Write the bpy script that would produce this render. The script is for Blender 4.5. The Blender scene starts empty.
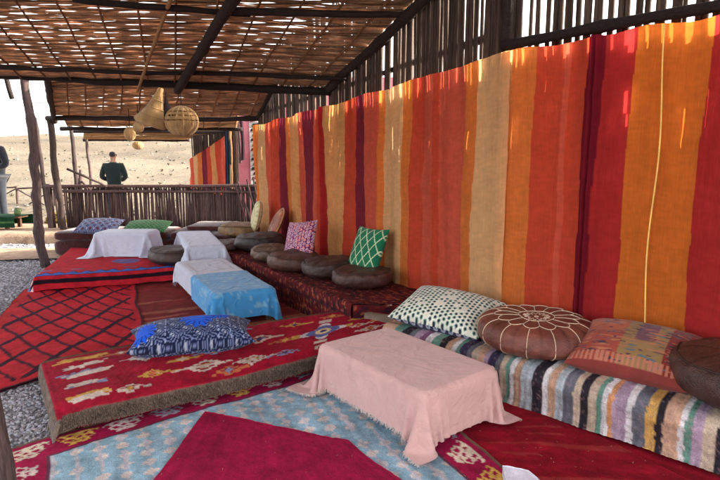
import bpy, math, random
import numpy as np
from mathutils import Matrix, Vector
random.seed(7); rng = np.random.default_rng(7)
R = math.radians
sc = bpy.context.scene
COL = sc.collection

# ---------------------------------------------------------------- camera, light, exposure
F, HOR = 550.0, 158.0
PITCH = math.atan((240 - HOR) / F)
cam_d = bpy.data.cameras.new('camera'); cam = bpy.data.objects.new('camera', cam_d); COL.objects.link(cam)
cam.location = (0, 0, 1.5); cam.rotation_euler = (math.pi/2 - PITCH, 0, 0)
cam_d.sensor_width = 36; cam_d.lens = F/720*36; cam_d.clip_start = .05; cam_d.clip_end = 3000
sc.camera = cam
SUN_EL, SUN_AZ = R(19), R(80)          # azimuth clockwise from +Y (the view direction)
world = bpy.data.worlds.new('World'); sc.world = world; world.use_nodes = True
wn = world.node_tree; bg = wn.nodes['Background']
sky = wn.nodes.new('ShaderNodeTexSky'); sky.sky_type = 'NISHITA'; sky.sun_disc = False
sky.sun_elevation = SUN_EL; sky.sun_rotation = SUN_AZ; sky.altitude = 900; sky.dust_density = 6.0; sky.air_density = .8
haz = wn.nodes.new('ShaderNodeHueSaturation'); haz.inputs['Saturation'].default_value = .38      # milky, dusty sky
wn.links.new(sky.outputs[0], haz.inputs['Color']); dust = wn.nodes.new('ShaderNodeMix'); dust.data_type = 'RGBA'; dust.blend_type = 'MULTIPLY'; dust.inputs[0].default_value = 1; dust.inputs[7].default_value = (1.05, 1.0, .93, 1)
wn.links.new(haz.outputs[0], dust.inputs[6]); wn.links.new(dust.outputs[2], bg.inputs[0]); bg.inputs[1].default_value = .15
sun_d = bpy.data.lights.new('sun', 'SUN'); sun = bpy.data.objects.new('sun', sun_d); COL.objects.link(sun)
sun_d.energy = 2.5; sun_d.angle = R(1.2); sun_d.color = (1, .90, .76)
sd = Vector((math.sin(SUN_AZ)*math.cos(SUN_EL), math.cos(SUN_AZ)*math.cos(SUN_EL), math.sin(SUN_EL)))
sun.rotation_euler = sd.to_track_quat('Z', 'Y').to_euler()
sc.view_settings.view_transform = 'Standard'; sc.view_settings.look = 'None'
sc.view_settings.gamma = 1; sc.view_settings.exposure = 2.75
sc.render.engine = 'CYCLES'
sc.cycles.max_bounces = 8; sc.cycles.diffuse_bounces = 5; sc.cycles.transmission_bounces = 6

# ---------------------------------------------------------------- helpers
def lin(c):
    c = np.asarray(c, float)/255.0
    return np.where(c <= .04045, c/12.92, ((c+.055)/1.055)**2.4)
def hsh(ix, iy, s):
    v = np.sin(ix*127.1 + iy*311.7 + s*74.7)*43758.5453
    return v - np.floor(v)
def vn(x, y, s=0):
    x = np.asarray(x, float); y = np.asarray(y, float)
    ix, iy = np.floor(x), np.floor(y); fx, fy = x-ix, y-iy
    fx = fx*fx*(3-2*fx); fy = fy*fy*(3-2*fy)
    a = hsh(ix, iy, s); b = hsh(ix+1, iy, s); c = hsh(ix, iy+1, s); d = hsh(ix+1, iy+1, s)
    return (a*(1-fx)+b*fx)*(1-fy) + (c*(1-fx)+d*fx)*fy
def fbm(x, y, s=0, o=3):
    t = 0; a = .5
    for k in range(o):
        t = t + a*vn(np.asarray(x)*2**k, np.asarray(y)*2**k, s+k*3.1); a *= .5
    return t/(1-.5**o) - .5
ORG = {}
def link(o, parent=None):
    COL.objects.link(o)
    if parent is not None: o.parent = parent
    return o
def thing(name, label, cat, loc=(0, 0, 0), group=None):
    o = link(bpy.data.objects.new(name, None)); o.location = loc; o.empty_display_size = .1
    o['label'] = label; o['category'] = cat
    if group: o['group'] = group
    ORG[o.name] = np.array(loc, float)
    return o
def tag(o, label, cat, group=None):
    o['label'] = label; o['category'] = cat
    if group: o['group'] = group
    return o
def structure(o): o['kind'] = 'structure'; return o
def stuff(o): o['kind'] = 'stuff'; return o
def mk(name, V, Fc, mat, parent=None, col=None, smooth=True, uv=None):
    """link a mesh given in world coordinates as one object; a child is stored relative to its thing"""
    V = np.asarray(V, float)
    if parent is not None:
        V = V - ORG.get(parent.name, 0)
    me = bpy.data.meshes.new(name)
    Fa = np.asarray(Fc)
    n, k = Fa.shape
    me.vertices.add(len(V)); me.vertices.foreach_set('co', V.ravel())
    me.loops.add(n*k); me.loops.foreach_set('vertex_index', Fa.ravel().astype(np.int32))
    me.polygons.add(n); me.polygons.foreach_set('loop_start', np.arange(0, n*k, k, dtype=np.int32))
    me.polygons.foreach_set('loop_total', np.full(n, k, dtype=np.int32))
    me.polygons.foreach_set('use_smooth', np.full(n, smooth))
    me.update(calc_edges=True)
    if col is not None:
        a = me.color_attributes.new('Col', 'FLOAT_COLOR', 'POINT')
        c = np.ones((len(V), 4)); c[:, :3] = col
        a.data.foreach_set('color', c.ravel())
    me.materials.append(mat)
    o = bpy.data.objects.new(name, me)
    link(o, parent)
    if parent is not None: ORG[o.name] = ORG.get(parent.name, np.zeros(3))
    return o
def centre(o):
    """move the origin of a top-level mesh to its base"""
    me = o.data; n = len(me.vertices); v = np.empty(n*3); me.vertices.foreach_get('co', v); v = v.reshape(-1, 3)
    c = (v.min(0)+v.max(0))/2; c[2] = v[:, 2].min()
    me.vertices.foreach_set('co', (v-c).ravel()); me.update(); o.location = c; ORG[o.name] = c
    return o
def grid_faces(nu, nv, wrap_u=False, off=0):
    """vertices stored index = i*nv + j"""
    I = np.arange(nu if wrap_u else nu-1); J = np.arange(nv-1)
    i, j = np.meshgrid(I, J, indexing='ij'); i2 = (i+1) % nu
    return np.stack([i*nv+j, i2*nv+j, i2*nv+j+1, i*nv+j+1], -1).reshape(-1, 4) + off
def box(x0, x1, y0, y1, z0, z1):
    V = [(x, y, z) for x in (x0, x1) for y in (y0, y1) for z in (z0, z1)]
    return np.array(V, float), np.array([(0, 1, 3, 2), (4, 6, 7, 5), (0, 4, 5, 1), (2, 3, 7, 6), (0, 2, 6, 4), (1, 5, 7, 3)])
def join(parts):
    V, Fc, n = [], [], 0
    for v, f in parts: V.append(v); Fc.append(np.asarray(f)+n); n += len(v)
    return np.concatenate(V), np.concatenate(Fc)
def tube(pts, rad, sides=8, flat=1.0):
    pts = np.asarray(pts, float); n = len(pts); rad = np.broadcast_to(np.asarray(rad, float), (n,))
    t = np.gradient(pts, axis=0); t /= np.linalg.norm(t, axis=1)[:, None]+1e-9
    ref = np.array([0, 0, 1.]) if abs(t[0, 2]) < .8 else np.array([1., 0, 0])
    a = np.cross(t, ref); a /= np.linalg.norm(a, axis=1)[:, None]+1e-9; b = np.cross(t, a)
    th = np.arange(sides)/sides*2*math.pi
    ring = (np.cos(th)[None, :, None]*a[:, None]*1.0 + flat*np.sin(th)[None, :, None]*b[:, None])*rad[:, None, None]
    V = (pts[:, None]+ring).reshape(-1, 3)
    i, j = np.meshgrid(np.arange(n-1), np.arange(sides), indexing='ij'); j2 = (j+1) % sides
    Fc = np.stack([i*sides+j, i*sides+j2, (i+1)*sides+j2, (i+1)*sides+j], -1).reshape(-1, 4)
    # caps as degenerate-free quads: fan with centre doubled
    c0 = len(V); V = np.vstack([V, pts[:1], pts[-1:]])
    jj = np.arange(0, sides, 2)
    cap0 = np.stack([np.full_like(jj, c0), (jj+2) % sides, jj+1, jj], -1)
    e = (n-1)*sides
    cap1 = np.stack([np.full_like(jj, c0+1), e+jj, e+jj+1, e+(jj+2) % sides], -1)
    return V, np.vstack([Fc, cap0, cap1])
def pole_pts(p0, p1, wob=.03, step=.12, seed=0):
    p0, p1 = np.array(p0, float), np.array(p1, float); L = np.linalg.norm(p1-p0); n = max(3, int(L/step)+1)
    t = np.linspace(0, 1, n); p = p0 + (p1-p0)*t[:, None]
    w = np.stack([fbm(t*L*1.3+seed*7.7, t*0+k*5, seed+k) for k in range(3)], -1)*2*wob
    w *= np.minimum(1, np.minimum(t, 1-t)*8)[:, None]
    return p+w, t, L
def pole(name, p0, p1, r0, r1, mat, parent=None, wob=.03, seed=0, sides=8, step=.12):
    p, t, L = pole_pts(p0, p1, wob, step, seed)
    r = (r0+(r1-r0)*t)*(1+.28*fbm(t*L*3+seed, t*0, seed+9))
    r = r*(1+.25*np.exp(-((t*L*1.9+seed*.37) % 1-.5)**2/.004))
    V, Fc = tube(p, r, sides)
    return mk(name, V, Fc, mat, parent)

# ---------------------------------------------------------------- materials
def nmat(name):
    m = bpy.data.materials.new(name); m.use_nodes = True; nt = m.node_tree
    return m, nt, nt.nodes, nt.links, nt.nodes['Principled BSDF']
def mathn(N, L, op, a, b=None):
    n = N.new('ShaderNodeMath'); n.operation = op
    for k, v in enumerate((a, b)):
        if v is None: continue
        if isinstance(v, (int, float)): n.inputs[k].default_value = v
        else: L.new(v, n.inputs[k])
    return n.outputs[0]
def cloth_mat(name, base=None, rough=.9, bump=.4, scale=350, var=.25, transl=0, sheen=.3, wrinkle=0, slub=False):
    m, nt, N, L, B = nmat(name)
    tc = N.new('ShaderNodeTexCoord')
    n1 = N.new('ShaderNodeTexNoise'); n1.inputs['Scale'].default_value = scale; n1.inputs['Detail'].default_value = 3
    n2 = N.new('ShaderNodeTexNoise'); n2.inputs['Scale'].default_value = 9; n2.inputs['Detail'].default_value = 6
    if slub:
        mp = N.new('ShaderNodeMapping'); mp.inputs['Scale'].default_value = (1, 1, .06); L.new(tc.outputs['Object'], mp.inputs[0]); L.new(mp.outputs[0], n1.inputs[0])
    else: L.new(tc.outputs['Object'], n1.inputs[0])
    L.new(tc.outputs['Object'], n2.inputs[0])
    hv = N.new('ShaderNodeHueSaturation')
    if base is None:
        at = N.new('ShaderNodeAttribute'); at.attribute_name = 'Col'; L.new(at.outputs['Color'], hv.inputs['Color'])
    else: hv.inputs['Color'].default_value = (*lin(base), 1)
    s = mathn(N, L, 'ADD', n1.outputs[0], n2.outputs[0]); s = mathn(N, L, 'SUBTRACT', s, 1.0)
    s = mathn(N, L, 'MULTIPLY', s, var*4); s = mathn(N, L, 'ADD', s, 1.0); L.new(s, hv.inputs['Value'])
    L.new(hv.outputs[0], B.inputs['Base Color'])
    B.inputs['Roughness'].default_value = rough; B.inputs['Specular IOR Level'].default_value = .15
    B.inputs['Sheen Weight'].default_value = sheen; B.inputs['Sheen Roughness'].default_value = .5
    bp = N.new('ShaderNodeBump'); bp.inputs['Strength'].default_value = bump; bp.inputs['Distance'].default_value = .004
    L.new(n1.outputs[0], bp.inputs['Height'])
    out = bp
    if wrinkle:
        n3 = N.new('ShaderNodeTexNoise'); n3.inputs['Scale'].default_value = 14; n3.inputs['Detail'].default_value = 5; n3.inputs['Distortion'].default_value = 1.0
        L.new(tc.outputs['Object'], n3.inputs[0])
        if wrinkle >= .6:
            n4 = N.new('ShaderNodeTexNoise'); n4.inputs['Scale'].default_value = 3.2; n4.inputs['Detail'].default_value = 2; n4.inputs['Distortion'].default_value = .6
            L.new(tc.outputs['Object'], n4.inputs[0]); rd = mathn(N, L, 'SUBTRACT', n4.outputs[0], .5); rd = mathn(N, L, 'ABSOLUTE', rd); rd = mathn(N, L, 'MULTIPLY', rd, 14.0); rd = mathn(N, L, 'SUBTRACT', 1.0, rd); rd = mathn(N, L, 'MAXIMUM', rd, 0.0)
            rd = mathn(N, L, 'MULTIPLY', rd, .35); ws = mathn(N, L, 'ADD', n3.outputs[0], rd)
        else: ws = n3.outputs[0]
        b2 = N.new('ShaderNodeBump'); b2.inputs['Strength'].default_value = wrinkle; b2.inputs['Distance'].default_value = .02
        L.new(ws, b2.inputs['Height']); L.new(bp.outputs[0], b2.inputs['Normal']); out = b2
    L.new(out.outputs[0], B.inputs['Normal'])
    if transl:
        T = N.new('ShaderNodeBsdfTranslucent'); L.new(hv.outputs[0], T.inputs[0]); L.new(out.outputs[0], T.inputs['Normal'])
        mx = N.new('ShaderNodeMixShader'); mx.inputs[0].default_value = transl
        L.new(B.outputs[0], mx.inputs[1]); L.new(T.outputs[0], mx.inputs[2]); L.new(mx.outputs[0], nt.nodes['Material Output'].inputs[0])
    return m
def wood_mat(name, c1, c2, axis=2, scale=14, transl=0, rough=.85):
    m, nt, N, L, B = nmat(name)
    tc = N.new('ShaderNodeTexCoord'); mp = N.new('ShaderNodeMapping')
    s = [6, 6, 6]; s[axis] = .5; mp.inputs['Scale'].default_value = s
    L.new(tc.outputs['Object'], mp.inputs[0])
    oi = N.new('ShaderNodeObjectInfo')
    n = N.new('ShaderNodeTexNoise'); n.noise_dimensions = '4D'; n.inputs['Scale'].default_value = scale; n.inputs['Detail'].default_value = 7; n.inputs['Roughness'].default_value = .65
    L.new(mp.outputs[0], n.inputs[0]); w = mathn(N, L, 'MULTIPLY', oi.outputs['Random'], 50.0); L.new(w, n.inputs['W'])
    cr = N.new('ShaderNodeValToRGB'); cr.color_ramp.elements[0].position = .33; cr.color_ramp.elements[1].position = .68
    cr.color_ramp.elements[0].color = (*lin(c1), 1); cr.color_ramp.elements[1].color = (*lin(c2), 1)
    L.new(n.outputs[0], cr.inputs[0])
    hv = N.new('ShaderNodeHueSaturation'); L.new(cr.outputs[0], hv.inputs['Color'])
    v = mathn(N, L, 'MULTIPLY', oi.outputs['Random'], .7); v = mathn(N, L, 'ADD', v, .65); L.new(v, hv.inputs['Value'])
    L.new(hv.outputs[0], B.inputs['Base Color']); B.inputs['Roughness'].default_value = rough; B.inputs['Specular IOR Level'].default_value = .25
    bp = N.new('ShaderNodeBump'); bp.inputs['Strength'].default_value = .7; bp.inputs['Distance'].default_value = .008
    L.new(n.outputs[0], bp.inputs['Height']); L.new(bp.outputs[0], B.inputs['Normal'])
    if transl:
        T = N.new('ShaderNodeBsdfTranslucent'); L.new(hv.outputs[0], T.inputs[0])
        mx = N.new('ShaderNodeMixShader'); mx.inputs[0].default_value = transl
        L.new(B.outputs[0], mx.inputs[1]); L.new(T.outputs[0], mx.inputs[2]); L.new(mx.outputs[0], nt.nodes['Material Output'].inputs[0])
    return m
def leather_mat(name, base, rough=.45, use_attr=False, var=.5):
    m, nt, N, L, B = nmat(name)
    tc = N.new('ShaderNodeTexCoord')
    n = N.new('ShaderNodeTexNoise'); n.inputs['Scale'].default_value = 9; n.inputs['Detail'].default_value = 8; n.inputs['Roughness'].default_value = .65
    v = N.new('ShaderNodeTexVoronoi'); v.inputs['Scale'].default_value = 160
    L.new(tc.outputs['Object'], n.inputs[0]); L.new(tc.outputs['Object'], v.inputs[0])
    hv = N.new('ShaderNodeHueSaturation')
    if use_attr:
        at = N.new('ShaderNodeAttribute'); at.attribute_name = 'Col'; L.new(at.outputs['Color'], hv.inputs['Color'])
    else: hv.inputs['Color'].default_value = (*lin(base), 1)
    s = mathn(N, L, 'SUBTRACT', n.outputs[0], .5); s = mathn(N, L, 'MULTIPLY', s, var*4); s = mathn(N, L, 'ADD', s, 1.0); L.new(s, hv.inputs['Value'])
    L.new(hv.outputs[0], B.inputs['Base Color'])
    r = mathn(N, L, 'MULTIPLY', n.outputs[0], .5); r = mathn(N, L, 'ADD', r, rough-.2); L.new(r, B.inputs['Roughness'])
    B.inputs['Specular IOR Level'].default_value = .45
    h = mathn(N, L, 'MULTIPLY', v.outputs['Distance'], .15); h = mathn(N, L, 'ADD', h, n.outputs[0])
    bp = N.new('ShaderNodeBump'); bp.inputs['Strength'].default_value = .8; bp.inputs['Distance'].default_value = .02
    L.new(h, bp.inputs['Height']); L.new(bp.outputs[0], B.inputs['Normal'])
    return m
def ground_mat(name, cols, scale=3, fine=60, bump=.6, dist=.03):
    m, nt, N, L, B = nmat(name)
    tc = N.new('ShaderNodeTexCoord')
    a = N.new('ShaderNodeTexNoise'); a.inputs['Scale'].default_value = scale; a.inputs['Detail'].default_value = 9; a.inputs['Roughness'].default_value = .65
    b = N.new('ShaderNodeTexNoise'); b.inputs['Scale'].default_value = fine; b.inputs['Detail'].default_value = 5
    L.new(tc.outputs['Object'], a.inputs[0]); L.new(tc.outputs['Object'], b.inputs[0])
    s = mathn(N, L, 'MULTIPLY', b.outputs[0], .6); s = mathn(N, L, 'ADD', s, a.outputs[0]); s = mathn(N, L, 'MULTIPLY', s, .625)
    cr = N.new('ShaderNodeValToRGB'); els = cr.color_ramp.elements
    ps = np.linspace(.36, .64, len(cols)); els[0].position = ps[0]; els[1].position = ps[-1]
    els[0].color = (*lin(cols[0]), 1); els[1].color = (*lin(cols[-1]), 1)
    for p, c in zip(ps[1:-1], cols[1:-1]): e = els.new(p); e.color = (*lin(c), 1)
    L.new(s, cr.inputs[0]); L.new(cr.outputs[0], B.inputs['Base Color'])
    B.inputs['Roughness'].default_value = .95; B.inputs['Specular IOR Level'].default_value = .15
    bp = N.new('ShaderNodeBump'); bp.inputs['Strength'].default_value = bump; bp.inputs['Distance'].default_value = dist
    L.new(s, bp.inputs['Height']); L.new(bp.outputs[0], B.inputs['Normal'])
    return m
M_rug = cloth_mat('wool_rug', bump=1.0, scale=170, var=.30, sheen=.0)
M_flat = cloth_mat('flat_weave', bump=.6, scale=260, var=.2, sheen=.1)
M_hang = cloth_mat('hanging_cotton', bump=.6, scale=160, var=.09, transl=.50, sheen=0, slub=True, wrinkle=.25)
M_pil = cloth_mat('cushion_cover', bump=.4, scale=300, var=.15, sheen=.1, wrinkle=.35)
M_pink = cloth_mat('pink_cloth', (212, 170, 164), bump=.35, scale=420, var=.09, transl=.12, wrinkle=.7)
M_tcl = cloth_mat('table_cloth', bump=.35, scale=420, var=.08, transl=.12, wrinkle=.65)
M_post = wood_mat('weathered_post', (42, 32, 32), (88, 72, 70))
M_beam = wood_mat('dark_beam', (24, 18, 18), (50, 38, 36), axis=0)
M_beamy = wood_mat('dark_long_beam', (26, 19, 18), (54, 40, 36), axis=1)
M_stick = wood_mat('reed_stick', (46, 36, 31), (92, 74, 64), transl=.06)
M_fence = wood_mat('fence_stick', (44, 31, 31), (90, 68, 66))
M_glow_screen = wood_mat('glow_screen_reed', (176, 142, 100), (214, 182, 136), transl=.80)  # pale and translucent so sun behind the added screen lights the fabric
M_cane = wood_mat('cane', (120, 86, 56), (168, 128, 88), axis=1)
M_reed = cloth_mat('roof_reed', bump=.7, scale=90, var=.3, transl=.42, sheen=0)
M_table = wood_mat('table_wood', (60, 42, 32), (100, 72, 52), axis=0)
M_tan = cloth_mat('woven_palm', (196, 160, 112), bump=.8, scale=150, var=.3, transl=.3)
M_pebble = cloth_mat('pebble', bump=.3, scale=200, var=.15, sheen=0)
M_gravel = ground_mat('gravel_ground', [(92, 92, 96), (128, 127, 130), (160, 158, 160)], 6, 90)
M_desert = ground_mat('desert_ground', [(80, 74, 64), (108, 98, 84), (130, 117, 100)], .11, 6, .8, .15)
M_mud = ground_mat('mud_kerb', [(120, 96, 80), (168, 140, 118), (190, 166, 144)], 4, 60, .8, .03)
M_wire = wood_mat('wire', (30, 30, 32), (40, 40, 42))
M_adobe = ground_mat('pink_plaster', [(190, 108, 122), (206, 124, 138), (214, 136, 148)], 3, 40, .4, .01)

# ---------------------------------------------------------------- terrain
def terrain_z(x, y):
    d = np.hypot(x, y)
    z = np.where(y > 9.9, .15*np.clip((y-9.9)/.12, 0, 1), 0.)
    far = np.clip((y-12.3)/3.5, 0, 1); z = z*(1-far) - .45*far
    up = np.clip((d-20)/70, 0, None)
    rise = 5.25*np.clip(up, 0, 1)**.9 + np.where(up > 1, -(up-1)*1.0, 0)
    rise = np.maximum(rise, -3)
    z = z + np.where((y > 0), rise*(1+.06*np.sin(x*.05+.8)), 0)
    z = z + fbm(x*.12, y*.12, 3)*np.clip((d-22)/30, 0, 1)*1.9 + fbm(x*.9, y*.9, 5)*.10*np.clip((d-11)/6, 0, 1)
    return z - .035
def near_noise(x, y): return fbm(np.asarray(x)*2.2, np.asarray(y)*2.2, 11)*.03
gx = np.concatenate([-np.geomspace(900, 12, 60)[:-1], np.linspace(-12, 8, 121), np.geomspace(8, 900, 60)[1:]])
gy = np.concatenate([np.linspace(-60, -2, 12), np.linspace(-1.5, 9.8, 50), np.linspace(9.85, 10.1, 6), np.linspace(10.3, 24, 60), np.geomspace(24.5, 1200, 110)])
GX, GY = np.meshgrid(gx, gy, indexing='ij')
GZ = terrain_z(GX, GY)
V = np.stack([GX, GY, GZ], -1).reshape(-1, 3)
structure(mk('ground', V, grid_faces(len(gx), len(gy)), M_desert))
# gravel yard beside the tent: a sheet just above the ground
def sheet(name, xs, ys, zoff, mat, nz=.0, keep=None):
    X, Y = np.meshgrid(xs, ys, indexing='ij'); Z = terrain_z(X, Y)+zoff+(fbm(X*3, Y*3, 4)*nz)
    return structure(mk(name, np.stack([X, Y, Z], -1).reshape(-1, 3), grid_faces(len(xs), len(ys)), mat))
sheet('gravel_yard', np.linspace(-9, 4, 90), np.linspace(-2, 9.6, 80), .012, M_gravel, .006)
def icos(P, S, C, seed=0, flat=.6):
    r = np.random.default_rng(seed); t = (1+5**.5)/2
    base = np.array([(-1,t,0),(1,t,0),(-1,-t,0),(1,-t,0),(0,-1,t),(0,1,t),(0,-1,-t),(0,1,-t),(t,0,-1),(t,0,1),(-t,0,-1),(-t,0,1)], float)/1.9
    fa = np.array([(0,11,5),(0,5,1),(0,1,7),(0,7,10),(0,10,11),(1,5,9),(5,11,4),(11,10,2),(10,7,6),(7,1,8),(3,9,4),(3,4,2),(3,2,6),(3,6,8),(3,8,9),(4,9,5),(2,4,11),(6,2,10),(8,6,7),(9,8,1)])
    n = len(P); V = base[None]*(1+r.uniform(-.3, .3, (n, 12, 1)))*S[:, None, None]
    a = r.uniform(0, 6.28, n); ca, sa = np.cos(a)[:, None], np.sin(a)[:, None]
    st = r.uniform(.7, 1.4, (n, 1))
    x, y = V[:, :, 0]*st, V[:, :, 1]
    V = np.stack([x*ca-y*sa, x*sa+y*ca, V[:, :, 2]*flat], -1)+P[:, None]
    Fc = (fa[None]+12*np.arange(n)[:, None, None]).reshape(-1, 3)
    return V.reshape(-1, 3), Fc, np.repeat(C, 12, 0)
def scatter_pebbles():
    r = np.random.default_rng(3); n = 24000
    y = r.uniform(2.2, 9.7, n)**1.0; x = -r.uniform(.28, .80, n)*y-r.uniform(0, .6, n)
    m = (x > -8); x, y = x[m], y[m]
    n2 = 2600; x = np.append(x, r.uniform(-2.7, -1.35, n2)); y = np.append(y, r.uniform(2.3, 3.6, n2))
    s = r.uniform(.005, .013, len(x))*np.where(y > 5, 1.35, 1.0)
    g = r.uniform(.22, .48, len(x)); C = np.stack([g*r.uniform(.95, 1.1, len(x)), g*.99, g*r.uniform(1.0, 1.14, len(x))], -1)
    P = np.stack([x, y, terrain_z(x, y)+.014+s*.2], -1)
    V, Fc, C = icos(P, s, C, 5); stuff(mk('gravel', V, Fc, M_pebble, col=C, smooth=False))
    n = 5000; d = r.uniform(12.5**.5, 95**.5, n)**2; a = r.uniform(-.72, .1, n); x, y = d*np.sin(a), d*np.cos(a)
    s = r.gamma(2, .010, n)*(1+d*.016); g = r.uniform(.09, .19, n); C = np.stack([g*1.08, g, g*.86], -1)
    P = np.stack([x, y, terrain_z(x, y)+s*.15], -1)
    V, Fc, C = icos(P, s, C, 6); stuff(mk('desert_stones', V, Fc, M_pebble, col=C, smooth=False))
    n = 550; d = r.uniform(16**.5, 95**.5, n)**2; a = r.uniform(-.72, .1, n); x, y = d*np.sin(a), d*np.cos(a)
    s = r.uniform(.05, .12, n)*(1+d*.010)
    # dry desert scrub: fans of thin twigs
    k = 14; X = np.repeat(x, k); Y = np.repeat(y, k); S = np.repeat(s, k); m = len(X)
    ang = r.uniform(0, 6.28, m); el = r.uniform(.3, 1.3, m)
    dirv = np.stack([np.cos(ang)*np.cos(el), np.sin(ang)*np.cos(el), np.sin(el)], -1)
    sd_ = np.stack([-np.sin(ang), np.cos(ang), ang*0], -1)
    B0 = np.stack([X, Y, terrain_z(X, Y)], -1); w = S[:, None]*.16
    Vv = np.stack([B0-sd_*w*.3, B0+sd_*w*.3, B0+dirv*S[:, None]+sd_*w, B0+dirv*S[:, None]*1.1-sd_*w], 1).reshape(-1, 3)
    Fq = np.arange(m*4).reshape(-1, 4)
    c = np.repeat(r.uniform(.6, 1.2, m)[:, None]*np.array([[.10, .10, .065]]), 4, 0)
    stuff(mk('desert_scrub', Vv, Fq, M_pebble, col=c, smooth=False))
scatter_pebbles()
# mud kerb along the raised terrace
xs = np.linspace(-11, -3.6, 90); prof = np.array([(-.16, -.04), (-.17, .07), (-.12, .13), (0, .165), (.16, .16), (.24, .11)])
Vk = []
for x in xs:
    yb = 9.85+.10*math.sin(x*.8)
    for q, (dy, dz) in enumerate(prof):
        Vk.append((x, yb+dy+.05*float(fbm(x*2, q, 2)), dz+.05*float(fbm(x*2.6, q*1.7, 8))))
centre(mk('mud_kerb', Vk, grid_faces(len(xs), len(prof)), M_mud)); bpy.data.objects['mud_kerb']['kind'] = 'structure'
xs = np.linspace(-9, -4.2, 50); ys = np.linspace(7.9, 9.1, 14)
X, Y = np.meshgrid(xs, ys, indexing='ij'); Y = Y+.2*np.sin(X*1.1)
Z = .004+.035*np.sin(np.clip((Y-Y.min())/(Y.max()-Y.min()), 0, 1)*3.14)+fbm(X*3, Y*3, 4)*.012
structure(mk('sandy_path', np.stack([X, Y, Z-.01], -1).reshape(-1, 3), grid_faces(50, 14), M_mud))
xs = np.linspace(-12, -5.2, 60); ys = np.linspace(10.15, 12.0, 16)
X, Y = np.meshgrid(xs, ys, indexing='ij')
structure(mk('terrace_path', np.stack([X, Y, terrain_z(X, Y)+.02+fbm(X*3, Y*3, 4)*.012], -1).reshape(-1, 3), grid_faces(60, 16), M_mud))

# ---------------------------------------------------------------- stick walls
NW0, NW1 = np.array([1.06, 4.17]), np.array([3.9, 1.05])     # near wall base line
FW0, FW1 = np.array([1.06, 4.17]), np.array([-1.5, 8.5])     # far wall base line
STICKS = []
def stick_meshes(h, r, mat, nvar=6, seed=0, sides=6):
    out = []
    for k in range(nvar):
        p, t, L = pole_pts((0, 0, 0), (0, 0, h), .010, .28, seed+k*3.3)
        rr = r*(1+.5*fbm(t*L*2, t*0, k+seed))*(1-.25*t)
        V, Fc = tube(p, rr, sides)
        o = mk('stick', V, Fc, mat); STICKS.append(o.data); out.append(o.data); bpy.data.objects.remove(o)
    return out
def stick_row(parent, A, B, pitch, hfn, meshes, hm, z0=0, jit=.35, tilt=.015, name='stick', gapfn=None, off=0, scl=(.8, 1.25)):
    A, B = np.array(A, float), np.array(B, float); L = np.linalg.norm(B-A); d = (B-A)/L; nrm = np.array([-d[1], d[0]])
    s = 0; org = ORG[parent.name]; n = 0
    while s < L:
        q = A+d*(s+random.uniform(-jit, jit)*pitch)+nrm*(random.uniform(-.012, .012)+off)
        o = bpy.data.objects.new(name, random.choice(meshes)); link(o, parent)
        hh = hfn(s)*random.uniform(.985, 1.015)
        k = random.uniform(*scl)
        o.location = Vector((q[0], q[1], z0))-Vector(org); o.scale = (k, k, hh/hm)
        o.rotation_euler = (random.uniform(-tilt, tilt), random.uniform(-tilt, tilt), random.uniform(0, 6.28))
        s += pitch*(gapfn(s) if gapfn else 1); n += 1
    return n
def light_screen(parent, A, B, hfn, seed):
    """added outer reed screen that blocks direct sun and glows softly onto the fabric"""
    A, B = np.array(A, float), np.array(B, float); L = np.linalg.norm(B-A); w = (B-A)/L; g = np.random.default_rng(seed); parts = []
    for s in np.arange(0, L, .019):
        h = hfn(s)*g.uniform(.985, 1.01); q = A+w*(s+g.uniform(-.004, .004)); x = np.array([-w[1], w[0]])*g.uniform(-.01, .01)
        cuts = [(0, h)]
        if g.random() < .24:                     # slots cut so slivers of sun fall on the fabric top
            a_ = g.uniform(h-.62, h-.14); b_ = a_+g.uniform(.06, .24); cuts = [(0, a_)]+([(b_, h)] if b_ < h-.03 else [])
        for lo, hi in cuts:
            parts.append(tube([(q[0]+x[0], q[1]+x[1], lo), (q[0]+x[0]*.3, q[1]+x[1]*.3, (lo+hi)*.5), (q[0], q[1], hi)], [.0155, .015, .013], 6))
    a, f = join(parts); stuff(mk('light_screen_reeds', a, f, M_glow_screen, parent))
wall_sticks = stick_meshes(3.0, .021, M_stick, 8, 1)
W_out = np.array([.737, .676])
t = thing('stick_wall', 'near wall of upright sticks with wide bright gaps above the long rail', 'wall', (2.4, 2.6, 0))
stick_row(t, NW0+W_out*.07+np.array([-.02, .03]), NW1+W_out*.07, .0365, lambda s: 3.75, wall_sticks, 3.0, scl=(.85, 1.15), gapfn=lambda s: random.choice([.8, .9, .95, 1.3, 1.45]) if s > .1 else .8, tilt=.008)
light_screen(t, NW0+W_out*.13, NW1+W_out*.13, lambda s: 2.23, 5)
pole('rail', (NW0[0]-.02, NW0[1], 2.31), (NW1[0], NW1[1], 2.36), .035, .03, M_beam, t, .01, 3)
pole('rail', (NW0[0]+.12, NW0[1]+.14, 1.55), (NW1[0]+.12, NW1[1]+.12, 1.6), .025, .025, M_beam, t, .01, 4)
pole('rail', (NW0[0]+.12, NW0[1]+.14, .8), (NW1[0]+.12, NW1[1]+.12, .85), .025, .025, M_beam, t, .01, 5)
pole('corner_post', (NW0[0]+.02, NW0[1]+.03, 0), (NW0[0]+.02, NW0[1]+.04, 3.45), .05, .04, M_beam, t, .01, 6)
t = thing('stick_wall', 'tall dark stick wall behind the row of leather poufs, under the sloping roof pole', 'wall', (0, 6, 0))
fo = np.array([.86, .51])
FWx = FW1+(FW1-FW0)/np.linalg.norm(FW1-FW0)*.28  # wall carried past its end to keep direct sun off the fabric edge
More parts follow.
